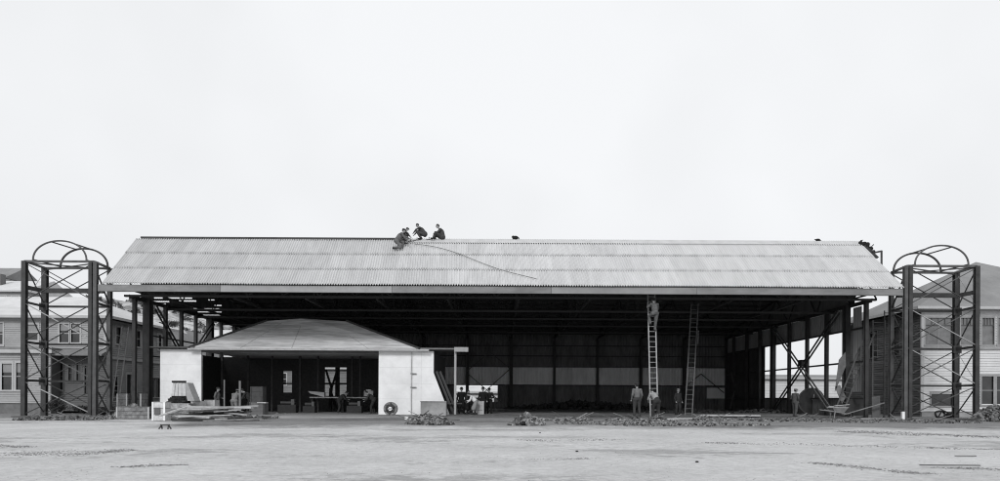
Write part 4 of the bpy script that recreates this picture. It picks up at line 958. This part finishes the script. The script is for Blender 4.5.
# plank pile on the left: every plank a thing
rnd = random.Random(21); proto = None
src = []
for m in (WOOD, WOODL, WOODD, mat('grey_board', .33, .35, 6, .8)):
    o = MB().box((-1, -.11, 0), (1, .11, .05)).build('plank', m, origin=V(0, 0, 0)); src.append(o)
used = set(); recs = []
for k in range(38):
    s = src[[0, 3, 2, 1, 2][rnd.randrange(5)] if k < 28 else rnd.choice((1, 3, 0))]
    if s.name in used: o = s.copy(); col.objects.link(o)
    else: o = s; used.add(s.name)
    lay = k // 8; Y = 33.4 + rnd.uniform(0, 3.4) + lay * .15; px = rnd.uniform(188, 232) + (rnd.uniform(0, 6) if lay else rnd.uniform(-20, 24))
    x = PX(px, Y); o.location = (x, Y, gz(x) + .03 + lay * .13 + rnd.uniform(0, .05)); o.rotation_euler = (rnd.uniform(-.25, .25), rnd.uniform(-.09, .09), rnd.uniform(-.35, .4)); o.scale = (rnd.uniform(.6, 1.4) * (1.25 if lay == 0 else 1), rnd.uniform(.6, 1.3), rnd.uniform(.7, 1.6))
    recs.append((s.data.name, min(lay, 4), px, o))
shade = {src[0].data.name: 'weathered grey', src[1].data.name: 'pale fresh', src[2].data.name: 'dark', src[3].data.name: 'light grey'}
ordn = ['leftmost', 'second from the left', 'third from the left', 'fourth from the left', 'fifth from the left', 'sixth from the left', 'seventh from the left', 'eighth from the left']
for key in sorted({(a, b) for a, b, c, d in recs}):
    for n_, (a, b, c, o) in enumerate(sorted([q for q in recs if q[:2] == key], key=lambda q: q[2])):
        tag(o, '%s plank, %s in the %s layer of the plank pile' % (shade[a], ordn[n_], ['bottom', 'second', 'middle', 'fourth', 'top'][b]), 'plank', 'planks in the pile before the annex')
for s in src:
    if s.name not in used: bpy.data.objects.remove(s)
# crates and boxes
def crate(px0, px1, py0, py1, Y, depth, m, label, name='crate', cat='crate', slats=4, frame=TRIM, lift=0, rot=0, group=None):
    a = P(px0, py1, Y); b = P(px1, py0, Y); x0, x1, z0, z1 = a.x, b.x, a.z, b.z
    if not lift: z0 = gz(x0)
    cx = (x0 + x1) / 2; w = x1 - x0; t = thing(name, label, cat, (cx, Y + depth / 2, z0), group); t.rotation_euler = (0, 0, rot)
    def L(mb, nm, mt): 
        me = bpy.data.meshes.new(nm); me.from_pydata([tuple(p) for p in mb.v], [], mb.f); me.materials.append(mt); o = bpy.data.objects.new(nm, me); col.objects.link(o); o.parent = t
    h = z1 - z0; mb = MB(); mb.box((-w / 2 + .03, -depth / 2 + .03, .02), (w / 2 - .03, depth / 2 - .03, h - .02)); L(mb, 'body', mat('crate_core', .1, .3, 5, .9) if slats else m)
    if slats:
        mb = MB(); g = .02; sh_ = h / slats
        for i in range(slats):
            for s in (-1, 1): mb.box((-w / 2, s * (depth / 2 - .015) - .012, i * sh_ + g / 2), (w / 2, s * (depth / 2 - .015) + .012, (i + 1) * sh_ - g / 2)); mb.box((s * (w / 2 - .012) - .012, -depth / 2 + .03, i * sh_ + g / 2), (s * (w / 2 - .012) + .012, depth / 2 - .03, (i + 1) * sh_ - g / 2))
        mb.box((-w / 2, -depth / 2, h), (w / 2, depth / 2, h + .02)); L(mb, 'boards', m)
        for s in (-1, 1): L(MB().box((s * (w / 2 - .05) - .04, -depth / 2 - .02, 0), (s * (w / 2 - .05) + .04, -depth / 2 - .004, h)), 'batten', frame)
    return t
crate(151.7, 165.4, 402.5, 419.3, 34.2, .6, mat('crate_white', .55, .3, 5, .8), 'white upright crate with dark stencil patch at the left end of the pile', slats=3, frame=WHITEW)
q = P(157.5, 411, 34.17); tag(MB().box((q.x - .14, 34.13, q.z - .2), (q.x + .13, 34.15, q.z + .16)).build('stencil_board', mat('stencil_grey', .12, .6, 25, .9)), 'dark grey printed patch fixed on the white crate', 'board')
crate(166, 189, 404, 416, 35.6, .9, mat('crate_pale', .36, .6, 5, .8), 'wide pale crate behind the planks, right of the white crate', slats=3)
crate(190, 201.5, 401, 414, 36.3, .7, mat('box_pale', .5, .15, 5, .8), 'plain pale box right of the wide crate', slats=0, name='box', cat='box')
crate(204, 215, 400.5, 410, 37.5, .6, mat('box_pale2', .4, .3, 5, .8), 'small pale box by the annex opening behind the planks', slats=2, name='box', cat='box')
crate(116.5, 127.5, 394, 407, 42.2, .8, mat('crate_grey', .2, .6, 5, .8), 'square grey crate beside the thick corner post', slats=4)
crate(128.5, 141.5, 394, 406, 42.6, .8, mat('crate_grey2', .17, .6, 5, .8), 'wide grey crate right of the square grey crate', slats=4)
crate(116, 149.5, 407.5, 418.5, 37.5, 1.2, mat('crate_grey', .23), 'long low grey crate with a pale lid left of the white crate', slats=3)
crate(249, 264.5, 402.5, 413.5, 42.2, .7, mat('stack_grey', .14, .25, 5, .8), 'lower dark box of the stack at the annex opening', slats=3, group='boxes stacked at the annex opening', frame=WOODD)
crate(250, 263, 387, 402.2, 42.3, .6, mat('stack_grey3', .07, .25, 5, .8), 'upper dark box of the stack at the annex opening', slats=3, lift=1, group='boxes stacked at the annex opening', frame=WOODD)
tag(MB().box(tuple(P(257, 402.3, 42.1)), tuple(P(266, 403.4, 42.1) + V(0, .4, 0))).build('board', WOODL), 'pale board lying across the stacked boxes', 'board')
crate(476, 484, 401.5, 414.5, 45.3, .6, mat('crate_tan', .4, .1, 5, .8), 'pale crate standing among the visitors', slats=3)
crate(190.5, 198, 388.5, 394.5, 43.7, .25, mat('meter_grey', .28, .3, 9, .8), 'small grey meter box fixed on the left white wall', slats=0, lift=1, name='meter_box', cat='box')
# pale hopper standing on the spoil
t = thing('hopper', 'pale tapered hopper tipped on the dark spoil before the left white wall', 'hopper', P(182, 401, 36.5))
Y = 36.0; A = P(171, 396, Y); B = P(186, 396, Y); C = P(185, 382.8, Y); D = P(173, 382.8, Y); E = P(194.5, 401, Y - .4); F = P(187.5, 401, Y - .5)
MB().prism([A, B, C, D], (0, .05, 0)).build('front_panel', mat('hopper_pale', .55, .2, 5, .8), t)
MB().prism([B + V(.02, -.02, 0), F, E, C + V(.1, .04, 0), C], (0, .7, 0)).build('side_panel', mat('hopper_side', .3, .2, 5, .8), t)
MB().bar(D + V(-.05, 0, .05), C + V(.05, 0, .05), .08, .1).build('top_rim', BLACK, t)
mb = MB(); 
for s in (.2, .45, .7): mb.bar(A.lerp(B, s) + V(0, -.02, 0), D.lerp(C, s) + V(0, -.02, 0), .03)
mb.build('rib', mat('hopper_rib', .5, .2, 5, .8), t)
# grey concrete block before right white wall
a = P(420.5, 413, 42.2); b = P(446, 402, 42.2)
t = thing('concrete_trough', 'grey concrete trough standing at the foot of the right white wall', 'trough', (a.x + .7, 42.5, 0))
MB().box((a.x, 42.2, 0), (b.x, 42.28, b.z)).box((a.x, 42.28, 0), (a.x + .08, 42.9, b.z - .01)).box((b.x - .08, 42.28, 0), (b.x, 42.9, b.z - .01)).box((a.x, 42.9, 0), (b.x, 42.98, b.z)).box((a.x + .08, 42.28, 0), (b.x - .08, 42.9, .1)).build('tub', CONC, t)
MB().box((a.x - .03, 42.16, b.z), (b.x + .03, 42.3, b.z + .04)).build('rim', CONC, t)
tag(MB().tube([P(349 + 96, 403.6, 43.2), P(462, 403.8, 43.2)], .05, 6).build('rail_bar', WOODD), 'dark bar reaching from the concrete trough past the canopy pole', 'bar')
tag(MB().tube([P(406.5, 419.8, 36), P(406.3, 417, 36)], .09, 10).build('stub_post', WHITEW), 'short white stub on the ground left of the splintered boards', 'post')
# cable drum
def ring(c, r0, r1, w, n=28, ax='y'):
    m = MB(); vs = []; fs = []
    for i in range(n):
        a = 2 * math.pi * i / n
        for (r, y) in ((r0, -w / 2), (r1, -w / 2), (r1, w / 2), (r0, w / 2)): vs.append(Vector(c) + V(math.cos(a) * r, y, math.sin(a) * r))
        j = (i + 1) % n
        for k in range(4): fs.append((i * 4 + k, i * 4 + (k + 1) % 4, j * 4 + (k + 1) % 4, j * 4 + k))
    m.add(vs, fs); return m
c = P(390.7, 410.6, 41.6); c.z = .42; t = thing('cable_drum', 'small cable drum on its rim at the foot of the right white wall', 'drum', (c.x, 41.6, 0))
t.rotation_euler = (0, 0, 0)
for dy in (-.2, .2):
    fl_ = ring(c + V(0, dy, 0), .3, .4, .035).build('flange', mat('drum_rim', .2, .5, 8, .8), t)
    for k in range(3): an = k * math.pi / 3 + .4; dd = V(math.cos(an), 0, math.sin(an)) * .38; MB().bar(c + V(0, dy - .025, 0) - dd, c + V(0, dy - .025, 0) + dd, .09, .015).build('spoke', WOODD, fl_)
MB().tube([c + V(0, -.17, 0), c + V(0, .17, 0)], .28, 20).build('coil', mat('coil_grey', .07, .6, 12, .8), t); MB().tube([c + V(0, -.25, 0), c + V(0, .25, 0)], .12, 14).build('hub', WHITEW, t)
# small trestle on the open yard
Y = 24.8; c = P(165, 432, Y); c.z = gz(c.x); mb = MB()
for s in (-1, 1):
    for q_ in (-1, 1): mb.bar(c + V(s * .16 + q_ * .02, q_ * .08, 0), c + V(s * .12, 0, .12), .04)
mb.box(c + V(-.15, -.05, .115), c + V(.15, .05, .16)); tag(mb.build('trestle', WOODD), 'tiny dark trestle standing alone on the open yard at left', 'trestle')
for px, py, Y, l in ((697, 460, 12.2, 'small dark stone on the open yard below the ladders'), (577, 451, 14.5, 'dark flat stone on the open yard at centre'), (540, 433, 22, 'small dark stone nearest the low rubble heap')):
    c = P(px, py, Y); c.z = gz(c.x) + .005; tag(MB().ball(c, (.035, .03, .014), 8, 5).build('stone', BLACK), l, 'stone')
# round plate leaning at right windows
cc = P(811, 401, 50); cc.z = .98; t = thing('round_plate', 'large dark round plate with handle leaning under the right windows', 'plate', (cc.x, 50, 0))
M = Matrix.Rotation(.14, 3, 'X')
mb = MB().tube([cc + V(0, -.04, 0), cc + V(0, .04, 0)], .95, 36); mb.build('disc', mat('disc_steel', .045, .5, 2, .6), t)
r_ = ring(cc + V(0, -.06, 0), .9, .97, .06, 36); r_.build('rim', STEELM, t); MB().tube([cc + V(.05, -.06, .1), cc + V(.1, -.2, .25), cc + V(.13, -.16, .5)], .03, 6).build('handle', GALV, t)
# wheelbarrow
Y = 41.2; c = P(838, 417, Y); c.z = 0; t = thing('wheelbarrow', 'wooden wheelbarrow loaded with boards at the right of the hangar mouth', 'wheelbarrow', c)
MB().add([c + V(-.45, -.28, .62), c + V(.45, -.28, .62), c + V(.45, .28, .62), c + V(-.45, .28, .62), c + V(-.25, -.18, .34), c + V(.3, -.18, .34), c + V(.3, .18, .34), c + V(-.25, .18, .34)], [(0, 1, 5, 4), (1, 2, 6, 5), (2, 3, 7, 6), (3, 0, 4, 7), (4, 5, 6, 7)]).build('tray', mat('barrow_tray', .2, .3, 5, .7), t)
for s in (-1, 1):
    MB().bar(c + V(-.95, s * .3, .5), c + V(.62, s * .1, .25), .05).build('shaft', WOOD, t); MB().bar(c + V(-.3, s * .26, .42), c + V(-.36, s * .26, 0), .05).build('leg', WOOD, t)
w_ = ring(c + V(.7, 0, .2), .14, .2, .06, 18).build('wheel', RUBBER, t); MB().tube([c + V(.7, -.12, .2), c + V(.7, .12, .2)], .03, 8).build('axle', STEEL, w_)
for k, (dx, dy, dz, L) in enumerate(((-.7, -.1, .66, 1.3), (-.5, .1, .7, 1.0), (-.2, 0, .74, .9))):
    tag(MB().bar(c + V(dx, dy, dz), c + V(dx + L, dy + .1, dz + .05 * k - .03), .13, .03).build('plank', WOODL), ['longest pale board laid across the wheelbarrow', 'middle pale board laid across the wheelbarrow', 'top short pale board on the wheelbarrow load'][k], 'plank')
# leaning sheets
for pts, l, m in (([(835, 392), (846, 366), (845.5, 352), (839, 360)], 'tall grey sheet leaning against the right window corner', mat('tall_sheet', .16, .3, 3, .8)), ([(835, 387), (842, 404), (846, 397), (840, 385)], 'bent grey sheet propped behind the wheelbarrow', mat('bent_sheet', .2, .3, 3, .7)),
                  ([(872, 397), (880, 396), (880.5, 419), (872, 419)], 'narrow grey door panel standing by the right corner ladder', mat('door_grey', .1, .3, 3, .8)), ([(846, 400), (866, 396), (866, 416), (846, 416)], 'dark square sheet standing right of the wheelbarrow', mat('dark_door', .05, .3, 3, .8))):
    Y = 44 if l[0] != 'n' else 41.5; tag(MB().prism([P(a, b, Y) for a, b in pts], (0, .04, 0)).build('leaning_sheet', m), l, 'sheet')
ladder(P(838, 414, 43), P(871, 331, 43.6), (1, 0, -.3), .5, 18, STEELM, 'steeply slanting dark ladder in the right corner bay behind the wheelbarrow', .04)
for px, w, h, l in ((903, .14, .45, 'short white stub post left of the right tower base'), (215, 0, 0, '')):
    if w: c = on(px, 39.2); tag(MB().box(c - V(w / 2, w / 2, 0), c + V(w / 2, w / 2, h)).build('stub_post', WHITEW), l, 'post')
for px, y0, l in ((224.3, 380, 'thin pale pole with a hook at the annex mouth, left one'), (240, 381, 'thick pale pole standing at the annex mouth, right one')):
    c = P(px, 409, 42.6); c.z = 0; tp_ = P(px, y0, 42.6); tag(MB().tube([c, tp_], .045 if px < 230 else .07, 8).build('pole', mat('pole_grey', .22, .2, 4, .7)), l, 'pole')
# coil of hose inside right tower
c = P(940, 417, 42.6); c.z = .22; t = MB(); t.tube([c + V(math.cos(a / 20 * 6.283) * .3, .05 * math.sin(a), .02 + math.sin(a / 20 * 6.283) * .2) for a in range(20)], .06, 8, True)
tag(t.build('tyre', RUBBER, smooth=True), 'dark tyre leaning behind the right tower braces', 'tyre')
mb = MB(); c2 = P(949, 418, 42.6); c2.z = 0.0; mb.box(c2 - V(.35, .2, 0), c2 + V(.35, .2, .12)); mb.ball(c2 + V(.05, 0, .2), (.25, .15, .18)); mb.tube([c2 + V(.1, 0, .3), c2 + V(-.5, -.1, .45), c2 + V(-.7, -.1, .1)], .04, 6)
tag(mb.build('pump', BLACK, smooth=False), 'small black pump beside the tyre behind the right tower', 'pump')
# workbench and gear in the annex
t = thing('workbench', 'long workbench with pale top in the dark annex', 'workbench', (PX(345, 48.8), 48.8, 0)); a = PX(311, 48.8); b = PX(376, 48.8)
MB().box((a, 48.4, 1.02), (b, 49.2, 1.1)).build('top', WOODL, t)
for x in (a + .15, (a + b) / 2, b - .15): MB().box((x - .06, 48.5, 0), (x + .06, 49.1, 1.02)).build('leg', WOODD, t)
tag(MB().prism([P(308, 391.2, 48.6), P(324, 392.5, 48.6), P(324, 397, 48.6), P(310, 393.5, 48.6)], (0, .5, 0)).build('sheet_stack', WHCLOTH), 'white sheets heaped at the left end of the annex workbench', 'sheets')
tag(MB().box(tuple(P(364, 396.5, 48.7)), tuple(P(373, 391, 48.7) + V(0, .4, 0))).box(tuple(P(366, 391, 48.75)), tuple(P(371, 389.6, 48.75) + V(0, .3, 0))).build('parcel', WHCLOTH), 'white parcel at the right end of the annex workbench', 'parcel')
for px, w, h, l in ((288, 1.2, .9, 'dark machine under the small annex window'), (310, .8, .75, 'dark cabinet left of the workbench'), (355, 1.0, .8, 'dark machine at the right end of the annex')):
    c = on(px, 46.8, .03); t = thing('machine', l, 'machine', c); MB().box(c - V(w / 2, .3, 0), c + V(w / 2, .3, h * .6)).build('base', mat('machine_paint', .025, .4, 4, .6), t); MB().tube([c + V(-w * .4, 0, h * .6 + .12), c + V(w * .4, 0, h * .6 + .12)], .12, 12).build('drum', STEEL_IN, t); MB().box(c + V(w * .2, -.15, h * .6), c + V(w * .38, .15, h)).build('head', STEELM, t)
MB_ = MB().box((ax1 - .5, 38.6, -.11), (ax2 + 2.5, 44.6, .02)); o = MB_.build('apron', mat('annex_apron', .3, .3, .9, .9, stretch=(.5, 1, 1), stain=.3)); o['kind'] = 'structure'

heap('scrap_heap', 'dark scrap and stores along the foot of the hangar back wall', 585, 409.8, 16.0, 2.5, .9, 500, .35, mat('dark_scrap', .06, .5, 5, .9), 31, sticks=14)
heap('scrap_heap', 'dark scrap on the floor behind the stooping worker and the grey ladder', 690, 413.6, 7.0, 3.0, .35, 300, .25, mat('dark_scrap', .06), 32, sticks=10)

mb = MB(); rnd = random.Random(77)
for _ in range(260):
    px = rnd.uniform(0, 250); Y = rnd.uniform(190, 325)
    s_ = (Y - 130) / 200
    prof = [(-160, 275), (-60, 283), (0, 292), (40, 297), (62, 299), (95, 297), (125, 301), (150, 300), (175, 308), (210, 318), (245, 330), (290, 350)]
    for k in range(len(prof) - 1):
        if prof[k][0] <= px <= prof[k + 1][0]: break
    a, b = prof[k], prof[k + 1]; py = a[1] + (b[1] - a[1]) * (px - a[0]) / (b[0] - a[0]); tp_ = P(px, py, 330.0)
    x = tp_.x * (.75 + .25 * s_); z = -2 + (tp_.z + 2) * s_ ** .85 + mnoise.noise(V(x * .02, Y * .02, 1)) * 6 * s_ * min(1, (330 - Y) / 60)
    foliage_mesh(mb, V(x, Y, z + .8), (rnd.uniform(1, 3), 1.5, rnd.uniform(.8, 1.8)), 40, .6, rnd.random())
tag(mb.build('scrub', mat('hazy_scrub', .13, .5, .5, .9)), 'dark scrub dotted over the hillside behind the left houses', 'scrub', kind='stuff')  # far foliage colour lightened to stand in for distance haze
heap('scrap_heap', 'broken slats and wire lying over the long low grey crate', 133, 415.6, 2.2, 1.1, .8, 420, .2, RUBB, 41, sticks=16)

def gravel(name, label, n, y0, y1, smin, smax, m, seed, bias=1.0):
    rnd = random.Random(seed); mb = MB()
    for _ in range(n):
        Y = y0 * (y1 / y0) ** rnd.random(); x = rnd.uniform(-.8, .8) * Y
        if mnoise.noise(V(x * .35, Y * .5, seed)) < rnd.uniform(-.5, .35): continue
        q = rnd.uniform(smin, smax); a = rnd.uniform(0, 6.28); ca, sa = math.cos(a) * q, math.sin(a) * q; e = rnd.uniform(.4, .9)
        b = mnoise.noise(V(x * .25, Y * .4, 0)) * .035 + mnoise.noise(V(x * .9, Y * 1.1, 3)) * .014
        z = gz(x) - .022 + b * (.3 if Y > 39 else 1); h = q * rnd.uniform(.3, .8)
        mb.add([V(x + ca, Y + sa, z), V(x - sa * e, Y + ca * e, z), V(x - ca, Y - sa, z), V(x + sa * e, Y - ca * e, z), V(x + ca * .2, Y + sa * .2, z + h)], [(0, 1, 4), (1, 2, 4), (2, 3, 4), (3, 0, 4)])
    tag(mb.build(name, m), label, 'gravel', kind='stuff')
gravel('gravel', 'pale loose gravel scattered over the open yard', 14000, 8.5, 40, .004, .014, mat('pale_gravel', .45, .2, 20, .9, island=.3), 1)
gravel('gravel', 'dark loose grit and clods scattered over the open yard', 7000, 8.5, 40, .004, .016, mat('dark_gravel', .24, .3, 20, .9, island=.5), 2)
CLOD = mat('dirt_clods', .2, .4, 15, .95, island=.6)
def clods(pts, wid, n, label, seed, smax=.03):
    rnd = random.Random(seed); mb = MB(); q = []
    for px, py in pts: v_ = (py - 398) - (px - 500) * ROLL; Y = (CAM_H + .01) * FPX / v_; q.append(V(PX(px, Y), Y, 0))
    for _ in range(n):
        k = rnd.random() * (len(q) - 1); i = int(k); c = q[i].lerp(q[i + 1], k - i); e = math.sin(math.pi * k / (len(q) - 1)) ** .5
        if mnoise.noise(c * 2.2) < rnd.uniform(-.6, .3): continue
        c = c + V(rnd.gauss(0, .1), rnd.gauss(0, wid * e), 0); x, y = c.x, c.y
        b = mnoise.noise(V(x * .25, y * .4, 0)) * .035 + mnoise.noise(V(x * .9, y * 1.1, 3)) * .014
        z = gz(x) - .022 + b; s_ = rnd.uniform(.006, smax); a = rnd.uniform(0, 6.28); ca, sa = math.cos(a) * s_, math.sin(a) * s_
        mb.add([V(x + ca, y + sa, z), V(x - sa, y + ca, z), V(x - ca, y - sa, z), V(x + sa, y - ca, z), V(x + ca * .2, y + sa * .2, z + s_ * rnd.uniform(.25, .6))], [(0, 1, 4), (1, 2, 4), (2, 3, 4), (3, 0, 4)])
    tag(mb.build('dirt_clods', CLOD), label, 'dirt', kind='stuff')
clods([(812, 462), (850, 466), (900, 471), (930, 473)], .12, 1600, 'ragged streak of dark clods across the yard below the wheelbarrow', 1)
clods([(940, 467), (970, 468), (1000, 468.5), (1030, 469)], .12, 1300, 'ragged streak of dark clods at the lower right edge of the yard', 2)
clods([(-20, 442), (15, 444), (32, 444.5)], .14, 900, 'short dark streak of clods at the far left edge of the yard', 3)
clods([(0, 449), (40, 450), (85, 451), (130, 449)], .35, 3600, 'broad patch of dark clods on the left of the yard', 4)
clods([(125, 466), (150, 465), (180, 464)], .1, 700, 'small streak of dark clods left of centre in the yard', 5)
clods([(520, 440), (560, 441), (620, 440)], .3, 600, 'faint streak of clods on the yard before the rubble heap', 6)
clods([(700, 443), (800, 444), (900, 447), (1000, 449)], .3, 1800, 'long faint line of clods along the right side of the yard', 7)
clods([(840, 432), (900, 433), (1000, 437)], .8, 2600, 'dark churned clods before the right tower', 8, .05)
clods([(530, 459), (560, 460), (590, 459)], .1, 250, 'faint mark of clods at the centre of the yard', 9, .02)

mb = MB(); rnd = random.Random(5)
for (px, py, q) in ((860, 244, .16), (863, 244.5, .2), (866, 246, .22), (869, 249, .2), (872, 252.5, .17), (874.5, 256, .13), (867, 250, .14)):
    c = P(px, py, 43.95); mb.ball(c, (q * 1.3, q, q * .8), 9, 6, Matrix.Rotation(rnd.uniform(0, 3), 3, 'Y'))
    for k in range(3): mb.bar(c, c + V(rnd.uniform(-.3, .35), rnd.uniform(-.1, .1), rnd.uniform(-.2, .3)), .07, .03)
tag(mb.build('torn_felt', BLACK), 'bunched dark roofing felt hanging at the right end of the ridge', 'roofing felt')
c = slope_pt(817, 44.15); mb = MB(); mb.ball(c + V(0, 0, .1), (.16, .1, .08), 10, 6); mb.bar(c + V(-.2, 0, .12), c + V(.2, 0, .05), .05)
tag(mb.build('tool_bag', BLACK), 'tiny dark tool bag on the ridge near its right end', 'tool bag')

for (a, b, Y, m, l) in (((172, 420.5), (240, 418.5), 33.0, WOODD, 'long dark plank lying along the front of the plank pile'), ((203, 422.5), (262, 419), 31.8, WOOD, 'long grey plank lying furthest forward before the plank pile'),
        ((186, 418), (252, 411.5), 34.2, WOODD, 'dark beam slanting up the right side of the plank pile'), ((215, 419.5), (254, 416.5), 33.6, WOODL, 'pale plank lying on the ground at the right end of the plank pile'), ((160, 416), (190, 406), 33.4, WOODL, 'pale board leaning up against the wide pale crate'), ((236, 421), (268, 417.5), 33.0, WOODD, 'short dark offcut right of the plank pile')):
    A = P(*a, Y); B = P(*b, Y + 1.2); A.z = max(A.z, gz(A.x) + .05); B.z = max(B.z, gz(B.x) + .05)
    tag(MB().bar(A, B, .18, .07).build('plank', m), l, 'plank')
